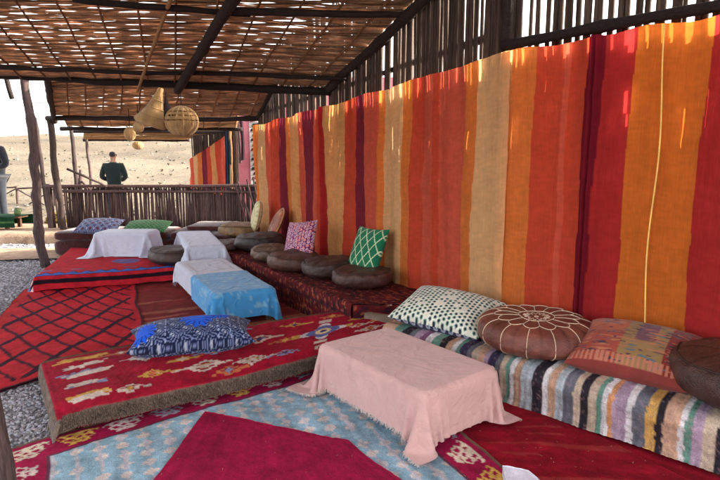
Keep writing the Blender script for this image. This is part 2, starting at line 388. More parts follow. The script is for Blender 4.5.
stick_row(t, FW0+fo*.07, FWx+fo*.07, .031, lambda s: 3.5-.1*s, wall_sticks, 3.0, scl=(.85, 1.1), gapfn=lambda s: random.choice([.8, .9, 1, 1.1]) + (.55 if random.random() < .13 else 0), tilt=.006, jit=.2)
light_screen(t, FW0+fo*.14, FWx+fo*.14, lambda s: 2.16-.04*s, 6)
pole('rail', (*(FW0+fo*.13), 2.45), (*(FW1+fo*.13), 2.2), .03, .025, M_beam, t, .01, 7)
pole('rail', (*(FW0+fo*.13), 1.6), (*(FW1+fo*.13), 1.5), .025, .025, M_beam, t, .01, 8)
pole('rail', (*(FW0+fo*.13), .9), (*(FW1+fo*.13), .9), .025, .025, M_beam, t, .01, 8)
# fence across the back
fence_sticks = stick_meshes(1.0, .021, M_fence, 8, 31)
t = thing('stick_fence', 'low fence of upright brown sticks with a double top rail behind the back bench', 'fence', (-4, 10.8, .1))
stick_row(t, (-5.75, 10.8), (-1.75, 10.72), .025, lambda s: .80+.02*math.sin(s*9), fence_sticks, 1.0, z0=.13, tilt=.03, scl=(.85, 1.25), gapfn=lambda s: random.choice([.9, 1, 1.1, 1.35]))
stick_row(t, (-6.1, 10.85), (-5.72, 10.83), .11, lambda s: .82, fence_sticks, 1.0, z0=.13, tilt=.05, scl=(1.1, 1.7))
pole('rail', (-6.15, 10.74, .955), (-1.9, 10.70, .965), .028, .03, M_fence, t, .015, 12)
pole('rail', (-5.8, 10.73, .86), (-1.8, 10.69, .84), .03, .022, M_fence, t, .015, 13)
pole('post', (-6.12, 10.8, .0), (-6.12, 10.8, 1.0), .05, .045, M_post, t, .01, 14)
stick_row(t, (-5.2, 10.78), (-2.0, 10.74), .055, lambda s: .105, fence_sticks, 1.0, z0=.86, tilt=.1, name='spindle', scl=(.7, 1))
for k, (xx, tl) in enumerate([(-2.3, .3), (-2.2, .42), (-2.1, .2), (-2.0, .12), (-1.9, .05), (-1.83, -.1)]):
    pole('leaning_stick', (xx+.12, 10.6, .2), (xx-tl*.35, 10.6, 1.02+.04*k), .02, .015, M_fence, t, .02, 15+k, 6)

# ---------------------------------------------------------------- roof: reed mats, beams and posts
def reed_mat(parent, c00, c10, c11, c01, pitch, seed, openness, wf=.72):
    """c00-c10 runs across (reed direction), c00-c01 runs along; reeds are individual flattened tubes woven round stakes"""
    c00, c10, c11, c01 = [np.array(c, float) for c in (c00, c10, c11, c01)]
    Lx = np.linalg.norm(c10-c00); Ly = np.linalg.norm(c01-c00); n = int(Ly/pitch); ns = int(Lx/.055)
    sp = .33; r = np.random.default_rng(seed); V, Fc, C = [], [], []; base = 0
    u = np.linspace(0, 1, ns)[None, :]; xs = u*Lx
    rows = np.arange(n)[:, None]; v = (rows+.5)/n
    grp = rows//3
    xo = xs/(sp*.62)+hsh(rows*1.0, rows*0+1., seed+6)*.9; cell = np.floor(xo); ph = xo-cell      # broken openings between the stakes
    op = openness(u, v)
    rnd = hsh(cell, rows*1.0, seed)
    openm = ((rnd < op*1.9) & (rows % 2 == 0)) | (hsh(cell, rows*1.0, seed+5) < op*.16)
    bell = np.sin(np.pi*np.clip((ph-.12)/.76, 0, 1))**.7
    width = pitch*wf*(1-openm*bell*(.60+.36*hsh(cell, rows*1.0, seed+9)))*(1+.25*(vn(xs*6, rows*3.3, seed)-.5))
    vy = v + pitch/Ly*(.8*(vn(xs*1.7, rows*.13, seed+1)-.5)+.55*(vn(xs*4, rows*9.1, seed+2)-.5))
    vy = vy + pitch/Ly*1.5*(ph-.5)*(hsh(cell, np.floor(rows/4.), seed+11)-.5)*bell
    P = (c00*(1-u[..., None])+c10*u[..., None])*(1-vy[..., None]) + (c01*(1-u[..., None])+c11*u[..., None])*vy[..., None]
    P[..., 2] += (.003+.008*hsh(cell*0+np.floor(xs/sp), grp*1.0, seed+13)**2)*np.cos(np.pi*(xs/sp+grp)) + .05*(vn(xs*.7, v*4, seed+4)-.5) + .004*(vn(xs*5, rows*2.2, seed+7)-.5)
    dv = (c01-c00)/Ly; up = np.array([0, 0, 1.])
    th = width*.35+.002
    q = np.stack([P-dv*width[..., None], P+up*th[..., None], P+dv*width[..., None], P-up*th[..., None]], 2)  # n,ns,4,3
    V = q.reshape(-1, 3)
    i, j, k = np.meshgrid(np.arange(n), np.arange(ns-1), np.arange(4), indexing='ij'); k2 = (k+1) % 4
    I = lambda a, b, c: (a*ns+b)*4+c
    Fc = np.stack([I(i, j, k), I(i, j, k2), I(i, j+1, k2), I(i, j+1, k)], -1).reshape(-1, 4)
    tone = .45+1.0*hsh(rows*1.0, rows*0+2., seed)+.35*(vn(xs*2, rows*1.1, seed+3)-.5)
    c = np.array([.48, .30, .19])
    C = np.repeat((tone[..., None]*c)[:, :, None], 4, 2).reshape(-1, 3)
    stuff(mk('reed_weave', V, Fc, M_reed, parent, col=C))
    x = sp*.0
    k = 0
    while x < Lx:
        uu = x/Lx; ts = np.linspace(0, 1, max(4, int(Ly/.10)))
        p = (c00*(1-uu)+c10*uu)*(1-ts[:, None]) + (c01*(1-uu)+c11*uu)*ts[:, None]
        p[:, 2] -= .016+.008*np.cos(ts*Ly/pitch/3*np.pi+k*np.pi); p[:, 0] += .02*(vn(ts*Ly*2, ts*0+k, seed)-.5)
        p[:, 2] += .05*(vn(ts*0+x*.7, ts*4, seed+4)-.5)
        a, f = tube(p, .0115, 6); mk('stake', a, f, M_canes, parent); x += sp; k += 1
M_canes = wood_mat('roof_stake', (110, 76, 52), (150, 108, 76), axis=1)
t = thing('reed_roof', 'large woven reed roof mat full of bright holes overhead at the top of the picture', 'roof', (0, 4, 3))
def op1(u, v):      # v: 0 at the far beam, 1 near
    b = np.clip((vn(u*9, v*5, 3)-.22)*2.4, 0, 1)*np.clip((vn(u*26, v*20, 8)-.38)*4, 0, 1)*1.7
    near = np.clip((v-.17)/.05, 0, 1)
    leftm = np.where(u < .60+.09*v, 1.15, np.where(u < .70+.07*v, .10, 1.0))
    return .04+.66*b*near*leftm
def op_low(u, v): return .02+.24*np.clip((vn(u*8, v*5, 13)-.5)*3, 0, 1)*np.clip((v-.3)/.1, 0, 1)
zr = lambda y: 2.36+.30*(6.85-y)
reed_mat(t, (-6.2, 7.3, 2.60), (-.42, 6.72, 2.33), (1.25, 3.8, 3.36), (-6.2, 3.8, 3.36), .0205, 3, op1, .85)
reed_mat(t, (-6.2, 3.8, 3.37), (1.25, 3.8, 3.37), (4.3, .6, 3.8), (-6.2, .6, 3.8), .034, 4, lambda u, v: .35+0*u*v)
pole('beam', (-7.2, 7.55, 2.70), (-.35, 6.65, 2.27), .062, .045, M_beam, t, .03, 21, 10)
pole('beam', (-6.8, 7.0, 2.66), (-.15, 6.30, 2.37), .026, .022, M_beam, t, .025, 22)
pole('beam', (-1.15, 5.15, 2.80), (.72, 5.28, 2.79), .032, .028, M_beam, t, .02, 23)
pole('beam', (-2.5, 5.05, 2.87), (-1.0, 5.27, 2.80), .03, .024, M_beam, t, .015, 24)
pole('rafter', (-.22, 3.5, 3.27), (-2.2, 6.82, 2.30), .058, .048, M_beamy, t, .015, 25, 10)
pole('rafter', (-1.0, 3.9, 3.20), (-2.72, 6.92, 2.31), .020, .016, M_cane, t, .012, 26)
pole('rafter', (1.3, 3.7, 3.30), (-.40, 6.70, 2.28), .05, .05, M_beamy, t, .02, 27, 10)
t2 = thing('reed_roof', 'brown reed roof mat of the second bay, sloping behind the hanging palm lamps', 'roof', (-3, 9, 2.4))
reed_mat(t2, (-5.25, 9.6, 2.22), (-1.55, 8.72, 2.17), (-1.05, 7.35, 2.62), (-4.35, 7.9, 2.68), .026, 7, op_low, .95)
pole('beam', (-5.35, 9.6, 2.17), (-1.5, 8.7, 2.10), .04, .035, M_beam, t2, .02, 31)
pole('rafter', (-4.2, 7.6, 2.68), (-5.3, 9.75, 2.13), .045, .04, M_beamy, t2, .02, 32)
pole('rafter', (-1.1, 7.5, 2.52), (-1.58, 8.72, 2.13), .035, .035, M_beamy, t2, .01, 33)
t3 = thing('reed_roof', 'narrow dark reed roof mat of the third bay behind the second roof beam', 'roof', (-4, 11, 2.2))
reed_mat(t3, (-6.15, 11.8, 2.16), (-2.5, 11.4, 2.12), (-2.0, 9.4, 2.32), (-5.3, 10.0, 2.34), .034, 9, op_low, .95)
pole('beam', (-6.3, 11.8, 2.11), (-2.4, 11.4, 2.08), .04, .035, M_beam, t3, .02, 34)
# far lattice canopy
t4 = thing('lattice_canopy', 'far see-through lattice canopy of thin canes behind the cluster of small lamps', 'canopy', (-5.5, 16, 2.1))
kk = 0
for y in np.linspace(13.2, 19.2, 17):
    pole('cane', (-6.4-(y-13)*.5, y, 2.16), (-2.9-(y-13)*.5, y, 2.14), .018, .016, M_cane, t4, .02, kk, 6, .3); kk += 1
for x in np.linspace(-6.4, -2.9, 22):
    pole('cane', (x, 13.1, 2.19), (x-3.1, 19.3, 2.17), .018, .016, M_cane, t4, .02, kk, 6, .3); kk += 1
pole('beam', (-9.6, 19.4, 2.12), (-5.9, 19.3, 2.12), .05, .05, M_beam, t4, .02, 77)
pole('beam', (-6.7, 13.1, 2.11), (-2.8, 13.1, 2.10), .03, .03, M_beam, t4, .02, 78)
# posts
def post(label, p0, p1, r0, r1, seed, wob=.05, mat=None):
    t = pole('post', p0, p1, r0, r1, mat or M_post, None, wob, seed, 10, .1); centre(t); return tag(t, label, 'post', 'posts holding up the tent roof')
post('dark crooked post cut off by the lower left corner of the picture', (-1.59, 2.28, -.05), (-1.93, 2.30, 3.5), .055, .045, 41, .02)
post('crooked grey wooden post standing at the edge of the gravel beside the red rugs', (-4.42, 7.6, -.05), (-4.55, 7.7, 2.62), .062, .055, 42, .07)
post('leaning wooden post in front of the left end of the stick fence', (-5.75, 10.6, .05), (-5.36, 9.7, 2.2), .06, .05, 43, .05)
post('thin pale post standing left of the fence end', (-6.95, 12.3, -.1), (-7.3, 12.6, 2.4), .045, .04, 44, .04)
post('upright post of the third bay behind the crossed branches', (-6.25, 12.2, -.1), (-6.3, 12.2, 2.2), .045, .04, 45, .03)
post('slender far post at the left corner of the lattice canopy', (-9.4, 19.3, -.5), (-9.45, 19.3, 2.15), .05, .045, 46, .05)
post('short dark stub of wood hanging beside the top of the crooked post', (-4.62, 7.5, 2.28), (-4.68, 7.5, 2.62), .03, .03, 47, .01, M_beam)
post('short thick branch leaning beside the leaning post near the fence', (-6.15, 12.0, .6), (-6.0, 11.9, 1.25), .06, .03, 48, .02)
b = pole('branch', (-5.5, 10.4, 1.3), (-4.9, 10.7, .95), .022, .018, M_post, None, .02, 49); tag(centre(b), 'thin branch slanting from the leaning post down to the fence rail', 'branch')
b = pole('branch', (-6.0, 11.9, 1.0), (-5.7, 11.9, .7), .02, .018, M_post, None, .02, 50); tag(centre(b), 'short crossing branch behind the fence near the standing man', 'branch')
# railing outside
t = thing('wooden_railing', 'rustic outdoor railing with crossed branches beyond the gravel on the left', 'railing', (-12, 20, -.5))
for k, (x0, x1) in enumerate([(-15.6, -14.0), (-14.0, -12.45), (-12.45, -11.1), (-11.1, -9.9)]):
    pole('post', (x1, 20, -.55), (x1, 20, .5), .045, .04, M_post, t, .02, 51+k)
    pole('rail', (x0, 20, .40), (x1, 20, .46), .028, .028, M_post, t, .02, 55+k)
    pole('brace', (x0, 20.03, -.4), (x1, 20.03, .42), .024, .022, M_post, t, .02, 59+k)
    pole('brace', (x0, 19.96, .4), (x1, 19.96, -.4), .024, .022, M_post, t, .02, 63+k)
# wires
for k, (ya, yb, lab) in enumerate([(80, 76, 'uppermost'), (103, 99, 'middle'), (119, 112, 'lowest')]):
    z0 = 1.5+(158-ya)/550*14; z1 = 1.5+(158-yb)/550*14
    tt = np.linspace(0, 1, 20); p = np.stack([-10.2+tt*4.4, 14+tt*0, z0+(z1-z0)*tt-.10*np.sin(tt*3.14)], -1)
    a, f = tube(p, .008, 6); o = mk('wire', a, f, M_wire); tag(centre(o), '%s thin wire sagging across the white sky at the left' % lab, 'wire', 'wires across the sky')

# ---------------------------------------------------------------- hanging striped fabrics
RED, SAL, ORA, AMB, TAN, CRE, MAR, CRI, WIN = (214, 80, 54), (220, 96, 72), (230, 126, 62), (220, 116, 46), (232, 160, 100), (234, 178, 124), (136, 42, 58), (184, 50, 48), (126, 26, 42)
def s_of(px, A, B, y=200):
    """distance along a wall of the column seen at pixel column px"""
    d = np.array([(px-360)/F, 1/1.0]); d[1] = math.cos(PITCH)-math.sin(PITCH)*(y-240)/F
    A, B = np.array(A, float), np.array(B, float); w = (B-A)/np.linalg.norm(B-A)
    m = np.array([[d[0], -w[0]], [d[1], -w[1]]]); tt, s = np.linalg.solve(m, A); return s
def hanging(label, A, B, stripes, topfn, botfn, off, seed, fold=.02, group='striped fabrics hung along the stick wall', gather=()):
    A, B = np.array(A, float), np.array(B, float); L = np.linalg.norm(B-A); w = (B-A)/L; nrm = np.array([w[1], -w[0]])
    if nrm[1] > 0: nrm = -nrm
    s0, s1 = sorted((stripes[0][0], stripes[-1][0])); n = int(abs(s1-s0)/.0065); S = np.linspace(s0, s1, n); m = 150
    T = np.linspace(0, 1, m)
    SS, TT = np.meshgrid(S, T, indexing='ij')
    bs = np.array([q[0] for q in stripes]); o = np.argsort(bs); bs = bs[o]
    cols = [stripes[i][1] for i in o]
    if stripes[0][0] > stripes[-1][0]: cols = [c for c in cols[1:]]+[cols[0]]
    cl = lin(np.array([c for c in cols]))
    if stripes[0][0] > stripes[-1][0]: pass
    SSw = SS+.010*(vn(SS*3, TT*6, seed)-.5)+(.03+fold*2.2)*(fbm(TT*1.5+SS*.3, TT*0+seed, 3))
    idx = np.clip(np.searchsorted(bs, SSw)-1, 0, len(cl)-1)
    C = cl[idx]
    C = C*(1+.08*(vn(SS*300, TT*3, seed)-.5)[..., None]+.16*(vn(SS*25, TT*160, seed+2)-.5)[..., None])
    top = topfn(SS); bot = botfn(SS); Z = top+(bot-top)*TT
    amp = fold*(.35+.65*TT)
    D = off+amp*(np.sin(SS*9+2*vn(SS*1.5, TT*1.2, seed+1)*3+seed)+.5*np.sin(SS*23+seed*2+TT*1.3))+.02*(fbm(SS*3, Z*3, seed+4))+.010*fbm(SS*22, Z*7, seed+8)+.005*np.abs(np.sin(Z*9+fbm(SS*2, Z, 3)*2))**8
    for g, gw in gather: D = D+.05*np.exp(-((SS-g)/gw)**2)
    X = A[0]+w[0]*SS+nrm[0]*D; Y = A[1]+w[1]*SS+nrm[1]*D
    ob = mk('hanging_fabric', np.stack([X, Y, Z], -1).reshape(-1, 3), grid_faces(n, m), M_hang, col=C.reshape(-1, 3))
    return tag(centre(ob), label, 'fabric', group)
sN = lambda px: s_of(px, NW0, NW1); sF = lambda px: s_of(px, FW0, FW1)
# (start s, colour that begins there) ordered along the wall away from the corner
def seq(fn, items, end): return [(fn(p), c) for p, c in items]+[(fn(end), None)]
def flip(st):      # px ascending but s descending on the far wall: colour belongs to [s_end, s_start]
    out = [(st[i+1][0], st[i][1]) for i in range(len(st)-1)][::-1]; out.append((st[0][0], out[-1][1])); return out
nearR = seq(sN, [(590, WIN), (596, CRI), (626, AMB), (698, CRI), (735, ORA), (790, TAN), (850, RED)], 1000); nearR[-1] = (nearR[-1][0], RED)
nearL = [(0.0, CRE)]+[(sN(p), c) for p, c in [(509, ORA), (533, RED), (560, SAL), (566, RED), (583, WIN)]]+[(sN(591), WIN)]
hanging('red and amber striped fabric right of the dark seam at the right edge', NW0, NW1, nearR, lambda s: 2.27+.0*s+.01*np.sin(s*14), lambda s: .20+0*s, .03, 3, .017, gather=[(sN(592), .02)])
_o = bpy.data.objects['hanging_fabric']; _zz = np.linspace(2.26, .36, 60); _s = sN(657)+.012*np.sin(_zz*5)
_p = np.stack([NW0[0]+(NW1-NW0)[0]/np.linalg.norm(NW1-NW0)*_s-.737*.062, NW0[1]+(NW1-NW0)[1]/np.linalg.norm(NW1-NW0)*_s-.676*.062, _zz], -1)
_a, _f = tube(_p, .0045, 6); mk('joining_cord', _a, _f, cloth_mat('yellow_cord', (236, 190, 96), bump=.3), _o)
hanging('orange and bright red fabric hanging left of the dark seam above the brown stitched pouf', NW0, NW1, nearL, lambda s: 2.26+.01*np.sin(s*11), lambda s: .20+0*s, .02, 5, .018, gather=[(sN(587), .02)])
farB = flip(seq(sF, [(323, CRI), (327, TAN), (347, RED), (358, MAR), (367, SAL), (381, ORA), (386, CRE), (405, ORA), (414, RED), (424, SAL), (434, RED), (440, SAL), (466, ORA), (478, CRE)], 507))
hanging('long fabric with salmon, cream and maroon stripes behind the green and the purple pillow', FW0, FW1, farB, lambda s: 2.25-.055*s+.010*np.cos(s*6.28/1.0), lambda s: .22+0*s, .035, 7, .032, gather=[(sF(325), .03)])
farA = flip(seq(sF, [(257, ORA), (261, CRE), (267, SAL), (272, RED), (283, MAR), (288, ORA), (292, TAN), (302, SAL), (305, MAR), (316, SAL), (320, RED)], 326))
hanging('farthest length of striped fabric behind the two round cushions leaning at the wall end', FW0, FW1, farA, lambda s: 2.23-.045*s+.012*np.cos(s*6.28/.9+1), lambda s: .22+0*s, .02, 9, .036)
# far tent: fabric, slat wall, pink building
FA, FB = (-2.95, 12.9), (-4.95, 16.2)
L2 = math.dist(FA, FB)
st2 = [(L2*k/9, c) for k, c in enumerate([CRE, SAL, RED, TAN, RED, MAR, ORA, CRE, SAL])]+[(L2, ORA)]
hanging('small striped fabric hanging beside the far lattice canopy beyond the fence', FA, FB, st2, lambda s: 2.08-.16*s+.12*np.exp(-s*3), lambda s: .6+0*s, .02, 12, .03, group=None)
t = thing('stick_wall', 'dark stick wall of the far tent above its small striped fabric', 'wall', (-4, 14.5, 0))
fs = stick_meshes(2.4, .022, M_stick, 5, 61)
stick_row(t, (FA[0]+.1, FA[1]), (FB[0]+.1, FB[1]), .045, lambda s: 2.55-.03*s, fs, 2.4, z0=-.3)
t = thing('pink_building', 'pink plastered building corner with a dark and white patterned band, beyond the wall end', 'building', (-1, 15, -.3))
a, f = box(-2.95, 3.5, 13.5, 18, -.5, 3.4); mk('wall', a, f, M_adobe, t, smooth=False)
M_dk = wood_mat('painted_dark_panel', (28, 24, 26), (52, 40, 38)); M_wh = wood_mat('painted_white_panel', (196, 188, 184), (222, 214, 208))
M_ma = wood_mat('painted_brown_panel', (90, 34, 36), (124, 52, 50))
for k in range(22):
    z = .62+k*.115
    a, f = box(-2.66, -2.35, 13.455, 13.497, z, z+.105); mk('white_panel', a, f, M_wh, t, smooth=False)
    x0, x1 = (-2.64, -2.50) if k % 2 else (-2.60, -2.38)
    V = np.array([(x0, 13.44, z+.01), (x1, 13.44, z+.03), (x1-.02, 13.44, z+.095), (x0+.03, 13.44, z+.085), (x0, 13.475, z+.01), (x1, 13.475, z+.03), (x1-.02, 13.475, z+.095), (x0+.03, 13.475, z+.085)])
    mk('dark_panel' if k % 2 else 'brown_panel', V, [(0, 1, 2, 3), (4, 7, 6, 5), (0, 4, 5, 1), (1, 5, 6, 2), (2, 6, 7, 3), (3, 7, 4, 0)], M_dk if k % 3 else M_ma, t, smooth=False)
scols = [((30, 44, 60), .4), ((42, 62, 78), 1.35), ((96, 70, 74), 1.4), ((48, 46, 60), 1.42), ((120, 92, 88), 1.38), ((60, 40, 48), 1.45)]
slab = ['long navy blue scarf hanging down to the fence beside the pink wall', 'teal grey scarf hanging second in the row of scarves', 'dusty rose scarf hanging in the middle of the row', 'slate coloured scarf hanging beside the dusty rose one', 'pale brown scarf hanging second from the pink wall end', 'dark plum scarf hanging closest to the patterned band']
for k, ((c, zb), lb) in enumerate(zip(scols, slab)):
    x0 = -3.16+k*.072+(0 if k == 0 else .03); wdt = .10 if k == 0 else .062
    n = 12; m = 20; uu, vv = np.meshgrid(np.linspace(0, 1, n), np.linspace(0, 1, m), indexing='ij')
    X = x0+uu*wdt+.008*np.sin(vv*5+k); Y = 13.0+.03*np.sin(uu*9+k)+.02*np.sin(vv*4+k); Z = 2.42-(2.42-zb)*vv
    Cc = lin(c)*(1+.5*(vn(uu*8, vv*2, k)-.5))[..., None]
    o = mk('scarf', np.stack([X, Y, Z], -1).reshape(-1, 3), grid_faces(n, m), M_pil, col=Cc.reshape(-1, 3)); tag(centre(o), lb, 'scarf', 'scarves hanging by the pink building')
b = pole('scarf_rod', (-3.3, 13.0, 2.43), (-2.5, 13.0, 2.43), .02, .02, M_beam, None, .005, 70); tag(centre(b), 'dark rod that the row of scarves hangs from', 'rod')

# ---------------------------------------------------------------- rugs and patterns
def rug(name, label, quad, z, colfn, res=.013, thick=.012, mat=None, wob=.03, seed=0, puff=.006, cat='rug', zfn=None):
    q = [np.array(p, float) for p in quad]
    Lu = (np.linalg.norm(q[1]-q[0])+np.linalg.norm(q[2]-q[3]))/2; Lv = (np.linalg.norm(q[3]-q[0])+np.linalg.norm(q[2]-q[1]))/2
    nu, nv = int(Lu/res)+2, int(Lv/res)+2
    U, Vv = np.meshgrid(np.linspace(0, 1, nu), np.linspace(0, 1, nv), indexing='ij')
    P = (q[0]*(1-U[..., None])+q[1]*U[..., None])*(1-Vv[..., None])+(q[3]*(1-U[..., None])+q[2]*U[..., None])*Vv[..., None]
    X = P[..., 0]+wob*fbm(P[..., 0]*2, P[..., 1]*2, seed)*2; Y = P[..., 1]+wob*fbm(P[..., 0]*2, P[..., 1]*2, seed+5)*2
    Z = z+near_noise(X, Y)+puff*fbm(X*40, Y*40, seed+7, 2)
    if zfn: Z = Z+zfn(X, Y)
    C = colfn(U*Lu, Vv*Lv, Lu, Lv)
    C = C*(1+.35*fbm(U*Lu*60, Vv*Lv*60, seed+2, 2)+.35*fbm(U*Lu*5, Vv*Lv*5, seed+3))[..., None]
    V = np.stack([X, Y, Z], -1)
    # skirt
    A = V.reshape(-1, 3); Fg = grid_faces(nu, nv)
    loop = np.concatenate([np.arange(nv), np.arange(1, nu)*nv+nv-1, (nu-1)*nv+np.arange(nv-2, -1, -1), np.arange(nu-2, 0, -1)*nv])
    low = A[loop].copy(); low[:, 2] -= thick; base = len(A); k = len(loop); i = np.arange(k); j = (i+1) % k
    Fs = np.stack([loop[i], base+i, base+j, loop[j]], -1)
    Cc = C.reshape(-1, 3)
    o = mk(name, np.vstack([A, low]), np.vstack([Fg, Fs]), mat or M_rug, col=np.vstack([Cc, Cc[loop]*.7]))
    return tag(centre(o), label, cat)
def full(shape, c): return np.broadcast_to(lin(c), shape+(3,)).copy()
def put(C, m, c): C[m] = lin(c)
def diamond(u, v, cu, cv, ru, rv, q=.02):
    uu, vv = np.round((u-cu)/q)*q, np.round((v-cv)/q)*q
    return np.abs(uu)/ru+np.abs(vv)/rv
def ornament(C, u, v, cu, cv, s, c, c2=None, q=.0):
    """scrolled palmette like motif with a stem, curled arms and a crown"""
    x = np.abs(u-cu)/s; y = (v-cv)/s
    m = (np.hypot(x-.42, y-.1) < .36) & ~(np.hypot(x-.46, y-.14) < .18)
    m |= (x < .16*(1.1-y)) & (np.abs(y) < .75)
    m |= (np.hypot(x-.75, y+.42) < .26) & ~(np.hypot(x-.8, y+.33) < .15)
    m |= (np.hypot(x-.28, y-.66) < .2)
    m |= (np.abs(y+.62) < .09) & (x < .6)
    put(C, m, c)
    if c2 is not None: put(C, (np.hypot(x, y-.05) < .14), c2)
def kilim_band(C, u, v, u0, u1, v0, v1, c, seed, q=.014, jag=.03):
    uu = np.floor(u/q)*q; vv = np.floor(v/q)*q
    j = jag*(hsh(np.floor(v/q), np.floor(v/q)*0+seed, 3)-.5)*2; j2 = jag*.3*(hsh(np.floor(u/q/2), u*0+seed, 5)-.5)*2
    put(C, (uu > u0+j) & (uu < u1+j) & (vv > v0+j2) & (vv < v1+j2), c)

# crimson plain floor rug (bottom right)
def c_crim(u, v, Lu, Lv):
    C = full(u.shape, (138, 14, 34)); k = vn(u*1.0, v*34, 5)[..., None]; C = C*(.75+.5*k)
    m = (vn(u*3, v*26, 8) > .80)[..., None]; return np.where(m, C*.6+lin((160, 70, 60))*.4, C)
rug('floor_rug', 'plain crimson floor rug along the foot of the striped bench', [(2.35, 1.0), (.35, 1.2), (.15, 3.95), (.62, 4.0)][::1], .004, c_crim, res=.016, seed=3)
rug('floor_rug', 'dark crimson floor rug under the corner between the platforms', [(.75, 3.1), (2.5, 1.5), (2.9, 1.9), (1.1, 3.9)], -.004, c_crim, res=.03, seed=4)
# blue rug with magenta border
MAG = (150, 20, 66)
def c_blue(u, v, Lu, Lv):
    C = full(u.shape, (136, 168, 184))
    # columns of pale pink stepped flowers
    pu, pv = .105, .10
    cu = np.floor(u/pu); fu = u/pu-cu-.5; vv = v+.05*(cu % 2); cv = np.floor(vv/pv); fv = vv/pv-cv-.5
    jj = .10*(hsh(cu, cv, 2)-.5)
    dd = np.abs(np.round((fu+jj)*9)/9)*(1+.5*hsh(cu, cv, 12))+np.abs(np.round(fv*9)/9)
    put(C, (dd < .44) & (hsh(cu, cv, 9) > .10), (196, 186, 182)); put(C, (np.abs(fu) < .10) & (np.abs(fv) < .5) & (hsh(cu, cv, 7) > .3), (178, 176, 184))
    C = C*(.82+.36*vn(u*30, v*5, 4))[..., None]
    fade = fbm(u*2, v*2, 9)[..., None]; C = C*(1-fade*.2)+lin((150, 178, 190))*fade*.2
    e = np.minimum(np.minimum(u-.0, Lu-u), np.minimum(v, Lv-v)); b = e < .25
    put(C, b, MAG)
    put(C, (np.abs(e-.25) < .007), (96, 50, 70)); put(C, (e < .02), (110, 84, 70))
    k = 0
    cols = [(210, 196, 176), (214, 172, 84), (206, 190, 186), (150, 150, 164)]
    for uu in np.arange(.16, Lu, .225):
        for side in (0, 1):
            CC = C.copy(); vv = v if side == 0 else Lv-v
            ornament(CC, u+.006*np.sin(v*160), vv, uu, .125, .098, cols[(k+side) % 4], MAG); C = np.where((b & (np.abs(u-uu) < .115) & (vv < .235))[..., None], CC, C)
        k += 1
    for vv0 in np.arange(.36, Lv-.2, .225):
        for side in (0, 1):
            CC = C.copy(); uu = u if side == 0 else Lu-u
            ornament(CC, v+.006*np.sin(u*160), uu, vv0, .125, .098, cols[(k+side) % 4], MAG); C = np.where((b & (np.abs(v-vv0) < .115) & (uu < .235))[..., None], CC, C)
        k += 1
    return C
# v=0 edge runs along the platform foot
rug('patterned_rug', 'faded light blue floor rug with magenta border and cream scroll motifs', [(-1.88, 2.60), (-.02, 4.20), (.93, 1.95), (-.95, .95)], .014, c_blue, res=.0085, seed=5, thick=.014)
def c_mag(u, v, Lu, Lv):
    C = full(u.shape, (142, 16, 58)); return C*(.85+.3*vn(u*4, v*50, 5))[..., None]
rug('overlay_rug', 'plain magenta rug laid askew over the light blue rug at the bottom', [(-1.02, 1.6), (-.91, 3.05), (-.06, 2.73), (.75, 1.6)], .027, c_mag, res=.012, seed=6, wob=.02)
# red diamond rug
def c_dia(u, v, Lu, Lv):
    C = full(u.shape, (180, 30, 42))
    xw = .58*u-.36*v; yw = .81*u+.93*v; uw = xw+.58*yw+.03*(vn(u*3, v*3, 2)-.5); vw = yw/.86+.05*(vn(u*3, v*3, 6)-.5)
    a = uw/.265+vw/.52; b = uw/.265-vw/.52
    da = np.abs(a-np.round(a)); db = np.abs(b-np.round(b))
    q = .28*(np.floor(u/.03) % 2)*.12
    band = (u > .10) & (v > .08) & (u < Lu-.07)
    put(C, ((da < .072+q*.4) | (db < .072+q*.4)) & band, (52, 12, 34))
    put(C, (u < .10), (176, 30, 32)); put(C, (np.minimum(Lu-u, v) < .025), (60, 20, 30))
    return C
rug('diamond_rug', 'bright red floor rug with black diamond lattice beside the gravel', [(-2.62, 3.0), (-1.72, 4.25), (-2.78, 6.62), (-3.85, 6.15)], .012, lambda u, v, Lu, Lv: c_dia(u, v, Lu, Lv), res=.013, seed=8, thick=.016)
def c_brn(u, v, Lu, Lv):
    C = full(u.shape, (122, 40, 38)); w = vn(u*.6, v*16, 3)
    put(C, w > .78, (150, 84, 66)); put(C, w < .18, (96, 26, 30)); return C
rug('brown_rug', 'faded reddish brown floor rug between the diamond rug and the blue covered table', [(-1.66, 4.2), (-.2, 5.0), (-1.5, 7.2), (-2.85, 6.6)], .004, c_brn, res=.02, seed=9)
# small cloth end at the lower edge
rug('white_cloth', 'folded white cloth corner on the crimson rug at the bottom edge', [(.62, 2.08), (.86, 2.12), (.78, 2.36), (.67, 2.40)], .07, lambda u, v, a, b: full(u.shape, (214, 214, 226)), res=.02, thick=.05, mat=M_flat, wob=.01, seed=10, cat='cloth')

# ---- mid platform
fr = np.array([(-1.60, 2.78), (-1.22, 3.03), (-.75, 3.31), (-.28, 3.67), (.30, 4.22)]); bk = np.array([(-2.07, 3.46), (-1.54, 3.88), (-.88, 4.25), (-.26, 4.60), (.25, 4.88)])
def polyl(P, t):
    n = len(P)-1; x = t*n; i = np.clip(np.floor(x).astype(int), 0, n-1); f = (x-i)[..., None]; return P[i]*(1-f)+P[i+1]*f
t = thing('mid_platform', 'low seating platform wrapped in dark crimson cloth under the shaggy motif rug', 'platform', (-.9, 3.8, 0))
tt = np.linspace(0, 1, 30); a = polyl(fr+(bk-fr)*.07, tt*.98+.015); b = polyl(bk+(fr-bk)*.05, tt*.98+.015)
ringXY = np.vstack([a, b[::-1]]); nR = len(ringXY)
Vp = np.vstack([np.c_[ringXY, np.full(nR, -.02)], np.c_[ringXY, np.full(nR, .122)]]); i = np.arange(nR); j = (i+1) % nR
